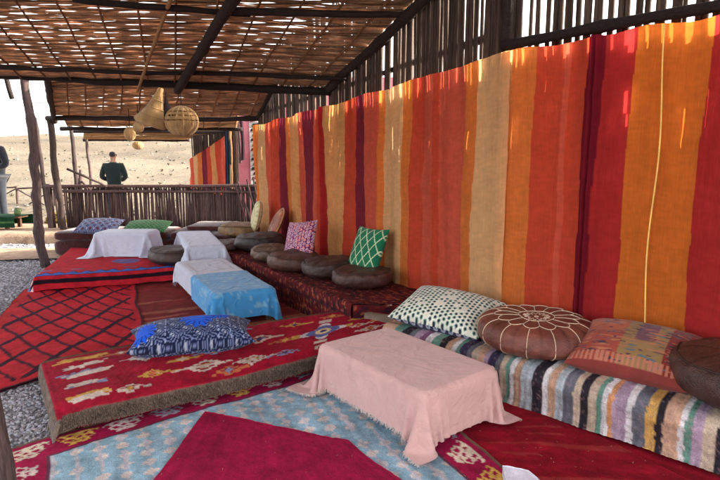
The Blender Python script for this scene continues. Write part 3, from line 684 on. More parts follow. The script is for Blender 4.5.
Fp = np.stack([i, j, nR+j, nR+i], -1); k = np.arange(29); Ft = np.stack([nR+k, nR+k+1, nR+nR-2-k, nR+nR-1-k], -1)
M_crimc = cloth_mat('crimson_cover', (112, 14, 30), bump=.7, scale=200, var=.3, wrinkle=.5)
mk('cover', Vp, np.vstack([Fp, Ft]), M_crimc, t, smooth=False)
def plat_rug():
    res = .0095; Lu, Lv = 2.42, .80
    u = np.arange(-.15, Lu+.03, res); v = np.arange(-.02, Lv+.102, res)
    U, W = np.meshgrid(u, v, indexing='ij')     # W: 0 back, Lv front
    cu = np.clip(U/Lu, 0, 1); cv = np.clip(W/Lv, 0, 1)
    A = polyl(bk, cu); B = polyl(fr, cu); P = A+(B-A)*cv[..., None]
    eu = np.clip(-U, 0, None); ev = np.clip(W-Lv, 0, None)
    dn = polyl(fr, cu)-polyl(bk, cu); dn /= np.linalg.norm(dn, axis=-1)[..., None]; du = np.array([-.86, -.5])
    P = P+dn*(.028*(1-np.exp(-ev/.02)))[..., None]+du*(.05*(1-np.exp(-eu/.04)))[..., None]
    Z = .178-.95*np.clip(ev-.012, 0, None)-.92*np.clip(eu-.02, 0, None)
    P = P+dn*(.05*fbm(U*1.6, U*0, 21)*cv)[..., None]
    Z = Z-.02*np.exp(-((Lv-W)/.05)**2)*(ev <= 0)-.02*(ev > 0)
    Z = Z-.018*np.exp(-(np.clip(U, 0, None)**2+np.clip(Lv-W, 0, None)**2)/.012)-.008*np.exp(-np.clip(U, 0, None)/.05)
    Z = Z+.040*fbm(U*2.2, W*2.2, 4)+.006*fbm(U*45, W*45, 3, 2)
    P = P+dn*(.02*fbm(U*6, W*3, 7)*np.clip(ev*30, 0, 1))[..., None]
    P = P+dn*(.012*fbm(U*70, W*40, 17, 2)*np.clip(ev*30, 0, 1))[..., None]
    C = full(U.shape, (146, 16, 42))
    WH, YE, BL, NV, OR = (196, 180, 168), (192, 148, 74), (126, 130, 160), (62, 56, 100), (176, 100, 66)
    # left comb of pale bars
    for k_, (vv, c) in enumerate([(.10, YE), (.22, WH), (.33, BL), (.36, WH), (.52, BL), (.50, WH), (.68, YE), (.71, WH)]):
        kilim_band(C, U, W, .05+.02*(k_ % 2), .33-.03*(k_ % 3), vv-.026, vv+.026, c, k_)
    for cuu, cvv, s, cs in [(.58, .30, 1.0, (WH, YE, WH)), (.62, .60, .8, (YE, WH, OR)), (.95, .62, 1.1, (WH, YE, WH)), (.92, .22, .9, (OR, WH, YE)), (1.30, .32, .9, (WH, BL, NV)), (1.28, .66, 1.0, (WH, YE, WH)), (2.12, .28, .85, (YE, WH, NV)), (2.2, .62, .85, (WH, YE, OR)), (1.0, .42, .7, (BL, WH, YE)), (.42, .14, .7, (OR, YE, WH)), (.46, .72, .7, (WH, NV, YE)), (.78, .12, .6, (WH, OR, YE)), (.80, .46, .6, (YE, NV, WH)), (1.12, .08, .6, (BL, WH, YE)), (1.12, .74, .7, (OR, WH, BL)), (1.5, .42, .6, (OR, WH, YE)), (2.1, .48, .6, (WH, BL, OR)), (2.3, .45, .5, (YE, WH, NV)), (1.85, .12, .6, (OR, WH, YE)), (1.85, .72, .6, (WH, OR, YE)), (1.55, .16, .6, (YE, WH, NV)), (1.52, .68, .7, (BL, WH, NV))]:
        s = s*.86; d = diamond(U, W, cuu, cvv, .145*s, .085*s, .018); put(C, d < 1, cs[0]); put(C, d < .62, (146, 16, 42)); put(C, d < .4, cs[1])
        kilim_band(C, U, W, cuu-.2*s, cuu+.2*s, cvv-.012, cvv+.012, cs[0], cuu*9, jag=.04); put(C, diamond(U, W, cuu, cvv, .03, .03, .012) < 1, cs[2])
    # eight pointed star medallion
    su, sv = 1.80, .42; x, y = U-su, (W-sv)*1.15; ang = np.arctan2(y, x); rr = np.hypot(x, y)
    star = rr < .10+.10*np.abs(np.cos(ang*2))**3
    put(C, star, (206, 200, 204)); put(C, rr < .09+.05*np.abs(np.cos(ang*2)), (92, 98, 150)); put(C, rr < .065, (206, 186, 140)); put(C, rr < .03, NV)
    put(C, (np.abs(np.abs(x)-.22) < .03) & (np.abs(y) < .04), YE); put(C, (np.abs(np.abs(y)-.25) < .03) & (np.abs(x) < .05), WH)
    put(C, (W < .03), (96, 66, 50)); put(C, U > Lu-.03, (120, 92, 76))
    C = C*(1+.5*fbm(U*55, W*55, 2, 2)+.25*fbm(U*6, W*6, 5))[..., None]
    edge = (ev > .016) | (eu > .03)
    eg = lin((106, 90, 80))*(1+1.0*fbm(U*60, W*25, 12, 2))[..., None]
    C = np.where(edge[..., None], eg, C)
    ob = mk('shaggy_rug', np.stack([P[..., 0], P[..., 1], Z], -1).reshape(-1, 3), grid_faces(len(u), len(v)), M_rug, col=C.reshape(-1, 3))
    tag(centre(ob), 'crimson shaggy rug with star medallion, pale bars and thick brown woollen edge', 'rug')
    # wool tufts along the hanging edge
    r = np.random.default_rng(4); n = 17000; uu = r.uniform(0, Lu, n); e = r.uniform(.02, .100, n)
    cu = uu/Lu; Bp = polyl(fr, cu); dn = Bp-polyl(bk, cu); dn /= np.linalg.norm(dn, axis=1)[:, None]
    p = np.c_[Bp+dn*(.033+.01*r.random(n)+.05*fbm(uu*1.6, uu*0, 21))[:, None], .158-.95*(e-.012)+.040*fbm(uu*2.2, (Lv+e)*2.2, 4)]
    tip = p+np.c_[dn*r.uniform(.004, .016, n)[:, None], -r.uniform(.003, .010, n)]+r.normal(0, .004, (n, 3))
    tang = np.c_[-dn[:, 1], dn[:, 0], np.zeros(n)]*.0022
    Vt = np.stack([p-tang, p+tang, tip+tang*.6, tip-tang*.6], 1).reshape(-1, 3)
    g = r.uniform(.5, 1.5, n); Ct = np.repeat(lin((110, 94, 83))[None]*g[:, None], 4, 0)
    stuff(mk('wool_tufts', Vt, np.arange(4*n).reshape(-1, 4), M_rug, ob, col=Ct, smooth=False))
    # tassels at the drooping corner
    for k in range(7):
        x0, y0 = fr[0]+np.array([-.02-.035*k*.5, -.02+.05*k*.5])+np.array([.03, -.03])
        a = np.array([(x0, y0, .11), (x0-.015, y0-.02, .06), (x0-.02+.01*math.sin(k*3), y0-.035, .015)]); vv_, ff = tube(a, [.009, .012, .005], 6)
        mk('tassel', vv_, ff, cloth_tas, ob)
cloth_tas = cloth_mat('tassel_wool', (112, 98, 86), bump=.6, scale=150)
plat_rug()

# ---- cushion platform along the far wall
cp = np.array([(-2.45, 8.15), (-1.56, 6.78), (-.71, 5.44), (-.06, 4.45)]); cpb = np.array([(-1.55, 8.75), (-.92, 7.42), (-.02, 5.9), (.86, 4.42)])
t = thing('cushion_platform', 'long raised platform in dark red patterned carpet carrying the row of leather poufs', 'platform', (-.5, 6, 0))
def c_dark(U, W):
    C = full(U.shape, (84, 20, 24)); s = .085
    iu, iv = np.floor(U/s), np.floor(W/s); fu, fv = U/s-iu-.5, W/s-iv-.5; h = hsh(iu, iv, 4)
    n1 = vn(U*26, W*26, 3); put(C, (np.abs(fu)+np.abs(fv) < .42+.2*(n1-.5)) & (h > .45), (112, 44, 34)); put(C, (np.abs(fu)+np.abs(fv) < .2) & (h > .6), (140, 92, 70)); put(C, (n1 > .72), (50, 20, 28)); put(C, (vn(U*40+7, W*40, 6) > .82), (146, 70, 52))
    put(C, (np.abs(fv) > .45) & (iv % 3 == 0), (46, 22, 30)); return C*(1+.5*fbm(U*50, W*50, 5, 2))[..., None]
u = np.arange(0, 4.42, .013); v = np.arange(0, 1.33, .013); U, W = np.meshgrid(u, v, indexing='ij')   # W 0 = wall, front drop beyond 1.0
top = np.clip(W/1.0, 0, 1); A = polyl(cpb, U/4.42); B = polyl(cp, U/4.42); P = A+(B-A)*top[..., None]; e = np.clip(W-1.0, 0, None)
Z = .295-e*.93+.012*fbm(U*3, W*3, 4)
P[..., 1] -= .02*(1-np.exp(-e/.02)); P[..., 0] -= .02*(1-np.exp(-e/.02))*.5
mk('carpet', np.stack([P[..., 0], P[..., 1], Z], -1).reshape(-1, 3), grid_faces(len(u), len(v)), M_rug, t, col=c_dark(U, W).reshape(-1, 3))
def side(name, A_, B_, h, parent, fn, drop=0):
    A_, B_ = np.array(A_), np.array(B_); L = np.linalg.norm(B_-A_); n = int(L/.02)+2; m = int(h/.02)+2
    S, T = np.meshgrid(np.linspace(0, L, n), np.linspace(0, h, m), indexing='ij'); w = (B_-A_)/L
    return mk(name, np.stack([A_[0]+w[0]*S, A_[1]+w[1]*S, T-.01], -1).reshape(-1, 3), grid_faces(n, m), M_rug, parent, col=fn(S, T).reshape(-1, 3))
side('side_panel', cp[-1], cpb[-1], .30, t, c_dark)
# folded carpet end spilling to the right behind the mid platform
def c_dr2(u, v, Lu, Lv):
    C = c_dark(u*1.2, v*1.2); e = np.minimum(np.minimum(u, Lu-u), np.minimum(v, Lv-v)); put(C, e < .035, (150, 134, 118)); put(C, (e > .035) & (e < .07), (120, 18, 30)); return C
rug('folded_carpet', 'dark red patterned carpet end spread between the poufs and the polka dot pillow', [(.02, 4.42), (.62, 4.12), (1.02, 4.22), (.62, 4.95)], .235, c_dr2, seed=12, thick=.10, wob=.03, zfn=lambda x, y: .03*fbm(x*4, y*4, 6))

# ---- far red platform with blue zigzag front
fp = np.array([(-3.66, 6.05), (-3.07, 6.30), (-2.45, 6.55), (-1.70, 6.72)]); fpb = np.array([(-4.30, 8.05), (-3.6, 8.05), (-2.9, 8.05), (-2.2, 8.05)])
t = thing('far_platform', 'low far platform under a red rug with blue zigzag border and black stripe', 'platform', (-3, 7, 0))
Lu, Lv = 2.0, 1.7
u = np.arange(-.20, Lu, .011); v = np.arange(0, Lv+.19, .011); U, W = np.meshgrid(u, v, indexing='ij')
cu = np.clip(U/Lu, 0, 1); A = polyl(fpb, cu); B = polyl(fp, cu); P = A+(B-A)*np.clip(W/Lv, 0, 1)[..., None]; e = np.clip(W-Lv, 0, None); eu = np.clip(-U, 0, None)
P[..., 1] -= .03*(1-np.exp(-e/.03)); P[..., 0] += .01; P[..., 0] -= .5*eu
P[..., 1] += .06*fbm(U*3, U*0, 5)*np.clip(W/Lv, 0, 1)
Z = .18-.92*np.clip(e-.01, 0, None)-.85*eu+.03*fbm(U*4, W*4, 4)
C = full(U.shape, (174, 32, 44)); tri = np.abs(((U/.15) % 1)*2-1); zz = Lv-.15+.10*tri
put(C, (W > zz-.02) & (W < Lv+.012), (26, 26, 66)); put(C, (W > zz) & (W < Lv), (58, 96, 176))
put(C, (W > Lv+.055) & (W < Lv+.105), (30, 14, 26)); put(C, (W > Lv-.3) & (W < Lv-.24) & (vn(U*5, W*0, 2) > .5), (120, 90, 130))
put(C, (np.hypot(U-.9, (W-1.05)*1.2) < .17), (110, 92, 140)); put(C, (U < -.03) & (np.floor(W/.06) % 2 == 0), (214, 186, 180)); put(C, (U < -.10), (90, 110, 160))
C = C*(1+.4*fbm(U*50, W*50, 5, 2)+.2*fbm(U*4, W*4, 6))[..., None]
mk('rug', np.stack([P[..., 0], P[..., 1], Z], -1).reshape(-1, 3), grid_faces(len(u), len(v)), M_rug, t, col=C.reshape(-1, 3))
side('side_panel', fpb[0], fp[0], .17, t, lambda S, T: full(S.shape, (110, 24, 30)))
side('side_panel', fp[-1], fpb[-1], .17, t, lambda S, T: full(S.shape, (110, 24, 30)))

# ---- back bench under the fence
t = thing('back_bench', 'long dark red seating bench in front of the stick fence', 'bench', (-3.2, 8.5, 0))
def soft_box(x0, x1, y0, y1, z0, z1, seed, bulge=.02, rr=.04, n=40):
    """rounded padded box as one closed grid"""
    th = np.linspace(0, 2*math.pi, n, endpoint=False); ph = np.linspace(-math.pi/2, math.pi/2, 18)
    TH, PH = np.meshgrid(th, ph, indexing='ij'); pw = lambda a, p: np.sign(a)*np.abs(a)**p
    cx, cy, cz = (x0+x1)/2, (y0+y1)/2, (z0+z1)/2
    X = cx+(x1-x0)/2*pw(np.cos(TH), .22)*pw(np.cos(PH), .28); Y = cy+(y1-y0)/2*pw(np.sin(TH), .22)*pw(np.cos(PH), .28); Z = cz+(z1-z0)/2*pw(np.sin(PH), .4)
    Z = Z+bulge*fbm(X*4, Y*4, seed)
    return np.stack([X, Y, Z], -1).reshape(-1, 3), grid_faces(n, 18, True)
M_dred = cloth_mat('dark_red_cover', (66, 26, 25), bump=.6, scale=180, var=.35, wrinkle=.6)
M_dpur = cloth_mat('plum_cover', (74, 42, 46), bump=.6, scale=180, var=.35, wrinkle=.6)
a, f = soft_box(-4.65, -2.0, 8.15, 8.95, .0, .29, 1, n=80); mk('base', a, f, M_dred, t)
for k in range(3):
    a, f = soft_box(-4.6+k*.87, -3.75+k*.87, 8.12, 8.9, .27, .41, k+2); mk('seat_cushion', a, f, M_dred, t)
t = thing('seat_mattress', 'plum coloured folded mattress in the corner behind the poufs', 'mattress', (-1.9, 8, .29))
a, f = soft_box(-2.62, -1.8, 7.75, 9.0, .28, .42, 9); mk('lower_mattress', a, f, M_dpur, t)
a, f = soft_box(-2.6, -1.9, 8.1, 8.8, .42, .50, 19); mk('upper_mattress', a, f, M_dred, t)

# ---------------------------------------------------------------- striped bench
BA, BB = np.array([.20, 3.93]), np.array([2.55, 1.62])
bw = (BB-BA)/np.linalg.norm(BB-BA); bn = np.array([-bw[1], bw[0]]);
if bn @ np.array([1, 1]) < 0: bn = -bn
sB = lambda px, y: s_of(px, BA, BB, y)
strip = [(380,'tn'),(394,'te'),(402,'bk'),(409,'sl'),(414,'la'),(420,'pu'),(426,'wh'),(432,'te'),(440,'bk'),(447,'tn'),(453,'wh'),(457,'te'),(461,'nv'),(468,'sl'),(473,'bg'),(479,'tn'),(485,'la'),(490,'nv'),(497,'sl'),(502,'bg'),(508,'te'),(512,'wh'),(517,'tn'),(523,'lb'),(535,'bk'),(545,'wh'),(551,'tn'),(559,'lb'),(566,'sl'),(577,'bg'),(584,'bk'),(592,'bg'),(601,'te'),(606,'wh'),(612,'or'),(617,'la'),(630,'wh'),(637,'sl'),(650,'mu'),(660,'bk'),(668,'tn'),(684,'wh'),(690,'te'),(697,'la'),(708,'bg'),(722,'bk'),(730,'wh'),(742,'te'),(752,'tn'),(766,'sl'),(780,'mu'),(792,'la'),(806,'wh'),(820,'bk'),(834,'tn')]
pal = dict(tn=(186, 148, 124), te=(98, 136, 122), bk=(44, 38, 44), sl=(98, 98, 106), la=(160, 136, 154), pu=(112, 76, 104), wh=(206, 200, 200), nv=(58, 50, 74), bg=(184, 164, 144), lb=(160, 168, 172), **{'or': (196, 138, 96), 'mu': (198, 152, 86)})
t = thing('striped_bench', 'low bench along the near wall under a rag rug with crosswise stripes', 'bench', (1.6, 3.0, 0))
Lb = np.linalg.norm(BB-BA)
prof = []                                  # (distance across, z) from the wall over the top down the front
for q in np.linspace(.86, .06, 60): prof.append((q, .272+.014*math.sin(q*3.6)))
for q in np.linspace(0, 1, 10): prof.append((.055-.075*math.sin(q*1.57), .275-.06*(1-math.cos(q*1.57))))
for q in np.linspace(.205, .012, 18): prof.append((-.022+.010*math.sin(q*20), q))
prof = np.array(prof); u = np.arange(-.04, Lb+.4, .009)
U, K = np.meshgrid(u, np.arange(len(prof)), indexing='ij'); Q = prof[K, 0]; Z = prof[K, 1]
arc = np.concatenate([[0], np.cumsum(np.linalg.norm(np.diff(prof, axis=0), axis=1))])[K]
sB_ = [(sB(p, 345+.26*(p-460)), c) for p, c in strip]; bs = np.array([q[0] for q in sB_]); cl = np.array([lin(pal[q[1]]) for q in sB_])
Uw = U+.02*(vn(arc*4, U*1.2, 3)-.5)+.004*(vn(arc*60, U*40, 5)-.5)
C = cl[np.clip(np.searchsorted(bs, Uw.ravel())-1, 0, len(cl)-1)].reshape(U.shape+(3,))
C = C*(1+.30*(vn(U*10, arc*120, 3)-.5)+.35*(vn(U*90, arc*70, 6)-.5))[..., None]
sp = (hsh(np.floor(U/.012), np.floor(arc/.009), 8) > .90)[..., None]; C = np.where(sp, C*.6+lin((150, 120, 120))*.35, C)
pf = .006*np.abs(np.sin(U*math.pi/.035))+.009*fbm(U*35, arc*35, 4, 2)
front = np.clip((.06-Q)/.05, 0, 1); Q2 = Q-front*pf+front*.02*fbm(U*4, Z*4, 8); Z2 = Z+(1-front)*pf+.015*fbm(U*3, Q*5, 2)
X = BA[0]+bw[0]*U+bn[0]*Q2; Y = BA[1]+bw[1]*U+bn[1]*Q2
mk('rag_rug', np.stack([X, Y, Z2], -1).reshape(-1, 3), grid_faces(*U.shape), M_rug, t, col=C.reshape(-1, 3))
# end face at the left
E_ = np.array([(BA+bn*q) for q in (.0, .86)])
side('mattress_end', E_[0]-bw*.01, E_[1]-bw*.01, .27, t, lambda S, T: full(S.shape, (150, 130, 112)))

# ---------------------------------------------------------------- tables and draped cloths
def drape(w, d, h, ov, s=.022, steps=260, seed=0, it=10):
    l, r_, f, b = ov
    nx = int((w+l+r_)/s)+1; ny = int((d+f+b)/s)+1
    X, Y = np.meshgrid(np.linspace(-w/2-l, w/2+r_, nx), np.linspace(-d/2-f, d/2+b, ny), indexing='ij')
    P = np.stack([X, Y, np.full_like(X, h+.011)], -1); g = np.random.default_rng(seed); P[..., 2] += g.uniform(0, .001, X.shape)
    P[..., 0] += .004*fbm(X*6, Y*6, seed); inside = (np.abs(X) < w/2-.005) & (np.abs(Y) < d/2-.005)
    wm = (~inside).astype(float)[..., None]; Q = P.copy()
    sx = (w+l+r_)/(nx-1); sy = (d+f+b)/(ny-1); dg = math.hypot(sx, sy)
    fams = []
    for (di, dj, rest, st) in [(1, 0, sx, 1), (0, 1, sy, 1), (1, 1, dg, .5), (1, -1, dg, .5), (2, 0, 2*sx, .03), (0, 2, 2*sy, .03)]:
        I, J = np.meshgrid(np.arange(nx-di), np.arange(max(0, -dj), ny-max(0, dj)), indexing='ij'); I, J = I.ravel(), J.ravel()
        key = (I//di) % 2 if di else (J//dj) % 2
        for k in (0, 1):
            m = key == k; a = I[m]*ny+J[m]; bb = (I[m]+di)*ny+J[m]+dj; fams.append((a, bb, rest, st))
    P = P.reshape(-1, 3); Q = Q.reshape(-1, 3); wm = wm.reshape(-1, 1); dt = 1/60; ee = .011
    wind = g.normal(0, .15, 3)
    for k in range(steps):
        vel = (P-Q)*.965; Q = P.copy(); P = P+wm*(vel+np.array([0, 0, -9.8])*dt*dt)
        for _ in range(it):
            for a, bb, rest, st in fams:
                dv = P[bb]-P[a]; ln = np.sqrt((dv*dv).sum(1, keepdims=True))+1e-9; wa, wb = wm[a], wm[bb]; ws = wa+wb+1e-9
                c = dv*((ln-rest)/ln/ws*st); P[a] += c*wa; P[bb] -= c*wb
        ax, ay = w/2+ee-np.abs(P[:, 0]), d/2+ee-np.abs(P[:, 1]); az = h+ee-P[:, 2]
        m = (ax > 0) & (ay > 0) & (az > 0) & (wm[:, 0] > 0)
        mz = m & (az <= ax) & (az <= ay); mx = m & ~mz & (ax <= ay); my = m & ~mz & ~mx
        P[mz, 2] += az[mz]; P[mx, 0] += np.sign(P[mx, 0])*ax[mx]; P[my, 1] += np.sign(P[my, 1])*ay[my]
        fl = P[:, 2] < .012; P[fl, 2] = .012; P[fl, :2] = .5*P[fl, :2]+.5*Q[fl, :2]
    return P, nx, ny, X, Y
def frame(p0, p1, p3):
    p0, p1, p3 = map(lambda q: np.array(q, float), (p0, p1, p3)); ex = (p1-p0)/np.linalg.norm(p1-p0); ey = np.array([-ex[1], ex[0]]); return ex, ey
def low_table(label, c, ang, w, d, h, base):
    t = thing('low_table', label, 'table', (*c, base)); ca, sa = math.cos(ang), math.sin(ang)
    def pt(a): a = np.asarray(a, float); return np.stack([c[0]+a[:, 0]*ca-a[:, 1]*sa, c[1]+a[:, 0]*sa+a[:, 1]*ca, base+a[:, 2]], -1)
    a, f = box(-w/2+.008, w/2-.008, -d/2+.008, d/2-.008, h-.03, h-.004); mk('tabletop', pt(a), f, M_table, t, smooth=False)
    for sx in (-1, 1):
        for sy in (-1, 1):
            a, f = box(sx*(w/2-.05)-.022, sx*(w/2-.05)+.022, sy*(d/2-.05)-.022, sy*(d/2-.05)+.022, .0, h-.031); mk('leg', pt(a), f, M_table, t, smooth=False)
    return pt
def cloth_on(label, pt, w, d, h, ov, mat, colfn, seed, s=.022, steps=240, base=0, dx=0):
    P, nx, ny, X, Y = drape(w, d, h, ov, s, steps, seed)
    P[:, 2] += .003*fbm(P[:, 0]*9, P[:, 1]*9, seed); P[:, 0] += dx
    V = pt(P); col = colfn(X, Y).reshape(-1, 3) if colfn else None
    o = mk('tablecloth', V, grid_faces(nx, ny), mat, col=col); tag(centre(o), label, 'tablecloth'); return o, V.reshape(nx, ny, 3)
# pink table
pc = [(-.27, 3.36), (.30, 2.62), (.79, 2.91), (.21, 3.67)]
c = np.mean(pc, 0); ang = math.atan2(pc[1][1]-pc[0][1], pc[1][0]-pc[0][0])
pt = low_table('low wooden table hidden under the pink cloth in front of the striped bench', c, ang, .94, .575, .30, .03)
o, VV = cloth_on('pale pink fringed cloth with pointed corners over the nearest low table', pt, .94, .575, .30, (.32, .245, .235, .225), M_pink, None, 2, .0175, 300)
def fringe(parent, edge, n, ln, mat, seed, w=.0016):
    r = np.random.default_rng(seed); t_ = r.uniform(0, len(edge)-1.001, n); i = t_.astype(int); f = (t_-i)[:, None]; p = edge[i]*(1-f)+edge[i+1]*f
    tip = p+np.c_[r.normal(0, .008, (n, 2)), -r.uniform(.5, 1.2, n)*ln]; tip[:, 2] = np.maximum(tip[:, 2], .03)
    d = edge[i+1]-edge[i]; d /= np.linalg.norm(d, axis=1)[:, None]+1e-9; d *= w
    stuff(mk('fringe', np.stack([p-d, p+d, tip+d, tip-d], 1).reshape(-1, 3), np.arange(4*n).reshape(-1, 4), mat, parent, smooth=False))
M_fr = cloth_mat('fringe_yarn', (214, 190, 182), bump=.2, scale=300)
fringe(o, VV[:, 0], 1100, .017, M_fr, 1, .001); fringe(o, VV[:, -1], 700, .014, M_fr, 2, .001)
# long table with a white and a blue cloth
lc = [(-2.16, 6.30), (-.78, 5.00) , (-1.30, 4.71), (-1.66, 6.55)]
c = np.array([-1.46, 5.62]); ang = math.atan2(4.84-6.42, -1.04+1.90)
pt = low_table('long low table carrying the white cloth and the bright blue cloth side by side', c, ang, 1.78, .56, .30, .0)
def ptoff(dx): return lambda a: pt(np.asarray(a, float)+np.array([dx, 0, 0]))
def c_lil(X, Y):
    C = full(X.shape, (196, 198, 214)); put(C, (np.abs(np.abs(X)-.26) < .012) & (np.abs(Y) < .2), (176, 168, 178)); put(C, (np.abs(np.abs(Y)-.2) < .012) & (np.abs(X) < .27), (176, 168, 178)); return C
def c_blu(X, Y):
    C = full(X.shape, (70, 150, 206)); k = (vn(X*22, Y*22, 3) > .72) & (vn(X*60, Y*60, 4) > .4); put(C, k, (128, 178, 208)); return C
cloth_on('bright sky blue cloth on the near half of the long low table', ptoff(.43), .92, .57, .304, (.0, .22, .22, .20), M_tcl, c_blu, 5, .022, 200)
cloth_on('off white fringed cloth on the far half of the long low table', ptoff(-.47), .86, .56, .298, (.16, .0, .20, .16), M_tcl, c_lil, 6, .024, 180)
# two far tables
whc = lambda X, Y: full(X.shape, (206, 210, 228))
pt = low_table('low table under the white cloth nearest the gravel on the far platform', (-3.20, 7.50), 0, .72, .42, .32, .18)
cloth_on('white cloth with splayed folds over the far table next to the denim cushion', pt, .72, .42, .32, (.32, .22, .31, .12), M_tcl, whc, 7, .024, 200)
pt = low_table('low table under the plain white cloth beside the dark round pouf', (-2.19, 7.40), math.radians(-68), 1.50, .46, .24, .18)
cloth_on('smooth white cloth over the far table beside the round leather pouf', pt, 1.5, .46, .24, (.12, .20, .22, .20), M_tcl, whc, 8, .026, 160)

# ---------------------------------------------------------------- pillows
def pillow(label, w, h, t_, colfn, loc, rot, mat=None, name='pillow', n=70, seed=0, pinch=.07, fringe_c=None, cat='pillow', sag=0):
    u = np.linspace(-1, 1, n); U, W = np.meshgrid(u, u, indexing='ij')
    r = np.clip((1-np.abs(U)**2.6)*(1-np.abs(W)**2.6), 0, 1)**.5
    X = U*w/2*(1-pinch*(1-np.abs(W)**2)*np.abs(U)**2); Y = W*h/2*(1-pinch*(1-np.abs(U)**2)*np.abs(W)**2)
    wr = .10*fbm(U*2.5, W*2.5, seed)+.05*np.sin(8*np.arctan2(W, U)+seed)*(np.hypot(U, W))*(1-np.maximum(abs(U), abs(W)))
    Z = t_/2*(r*(1+wr)); out = []
    Vs = []; Fs = []; Cs = []
    for sgn, off in ((1, 0), (-1, n*n)):
        zz = sgn*Z+sag*(U**2+W**2)*-1
        V = np.stack([X, Y, zz], -1).reshape(-1, 3); f = grid_faces(n, n)+off
        Vs.append(V); Fs.append(f if sgn > 0 else f[:, ::-1]); Cs.append(colfn(U*w/2, W*h/2, sgn).reshape(-1, 3))
    M = Matrix.Translation(loc) @ rot.to_4x4(); V = np.vstack(Vs); Mn = np.array(M); V = V@Mn[:3, :3].T+Mn[:3, 3]
    o = mk(name, V, np.vstack(Fs), mat or M_pil, col=np.vstack(Cs)); tag(centre(o), label, cat)
    if fringe_c is not None:
        e = np.concatenate([V[:n*n].reshape(n, n, 3)[:, 0], V[:n*n].reshape(n, n, 3)[-1], V[:n*n].reshape(n, n, 3)[::-1, -1], V[:n*n].reshape(n, n, 3)[0, ::-1]])
        a, f = tube(e, .006, 6); mk('piping', a, f, fringe_c, o)
    return o
def rot_axes(ex, ny):
    """pillow whose width runs along ex and whose face normal is ny"""
    ex = Vector(ex).normalized(); nz = Vector(ny).normalized(); ey = nz.cross(ex).normalized(); ex = ey.cross(nz)
    return Matrix((ex, ey, nz)).transposed()
def flat_rot(a, tilt=0, tx=0): return Matrix.Rotation(a, 3, 'Z') @ Matrix.Rotation(tilt, 3, 'X') @ Matrix.Rotation(tx, 3, 'Y')
# blue paisley
def c_pais(X, Y, s):
    C = full(X.shape, (22, 30, 62))
    q = .085; i = np.floor(X/q); j = np.floor(Y/q+.5*(i % 2)); fx = X/q-i-.5; fy = Y/q+.5*(i % 2)-j-.5
    r = np.hypot(fx, fy*1.1+.12*np.sin(fx*6)); a = np.arctan2(fy, fx)
    sp = np.sin(r*34+a*2+1.5*np.sin(a*5)); put(C, (sp > .56), (112, 126, 164)); put(C, (r < .12), (160, 166, 184)); put(C, r < .06, (30, 40, 84))
    put(C, (np.abs(fx) > .46) & (np.sin(Y*200) > 0), (150, 160, 190))
    for cx, cy, rr_ in [(.04, .04, .115), (-.34, -.04, .10), (.20, .10, .08), (-.14, .12, .06)]:
        d = np.hypot(X-cx, (Y-cy))*(1+.12*np.sin(np.arctan2(Y-cy, X-cx)*12)); put(C, d < rr_, (16, 84, 206)); put(C, (d < rr_) & (np.sin(np.arctan2(Y-cy, X-cx)*16) > .7) & (d > rr_*.5), (8, 30, 120))
    return C
pillow('large dark blue pillow with white scrollwork and bright blue flowers on the shaggy rug', .84, .33, .25, c_pais, (-1.17, 3.70, .270), flat_rot(R(17), R(10)), seed=2, n=110, pinch=.12)
# green zigzag
def c_grn(X, Y, s):
    C = full(X.shape, (26, 104, 72)); k = .5+.5*0; ph = Y/.16
    z = np.abs(((ph) % 1)*2-1)*.055; xx = (X+.5) % .11
    put(C, np.abs(xx-z) < .0055, (196, 206, 168)); put(C, np.abs(xx-(.11-z)) < .0055, (196, 206, 168))
    dots = (np.hypot(((X/.016) % 1)-.5, ((Y/.016) % 1)-.5) < .25); C[dots] *= .72
    return C
wallF = Vector((-.86, -.51, 0))
pillow('square green pillow with pale wavy lozenge lines leaning on the fabric wall', .46, .50, .15, c_grn, (.07, 5.36, .585), rot_axes((.62, -.78, .02), (-.80, -.62, .42)), seed=3, n=90)
def c_pur(X, Y, s):
    C = full(X.shape, (112, 24, 84)); q = .042; i = np.floor(X/q); j = np.floor(Y/q+.5*(i % 2)); ox = .25*(hsh(i, j, 1)-.5); oy = .25*(hsh(i, j, 2)-.5)
    fx = X/q-i-.5+ox; fy = Y/q+.5*(i % 2)-j-.5+oy; r = np.hypot(fx, fy)*(1+.2*np.sin(np.arctan2(fy, fx)*5)); h = hsh(i, j, 5)
    put(C, r < .40, (214, 190, 206)); put(C, r < .26, (112, 24, 84)); put(C, (r < .17), (210, 120, 110)); put(C, (r < .36) & (h < .25), (208, 130, 120)); return C
pillow('square purple pillow scattered with small pink and white flowers', .46, .50, .15, c_pur, (-.68, 6.15, .56), rot_axes((.80, -.60, .12), (-.66, -.72, .38)), seed=4, n=90)
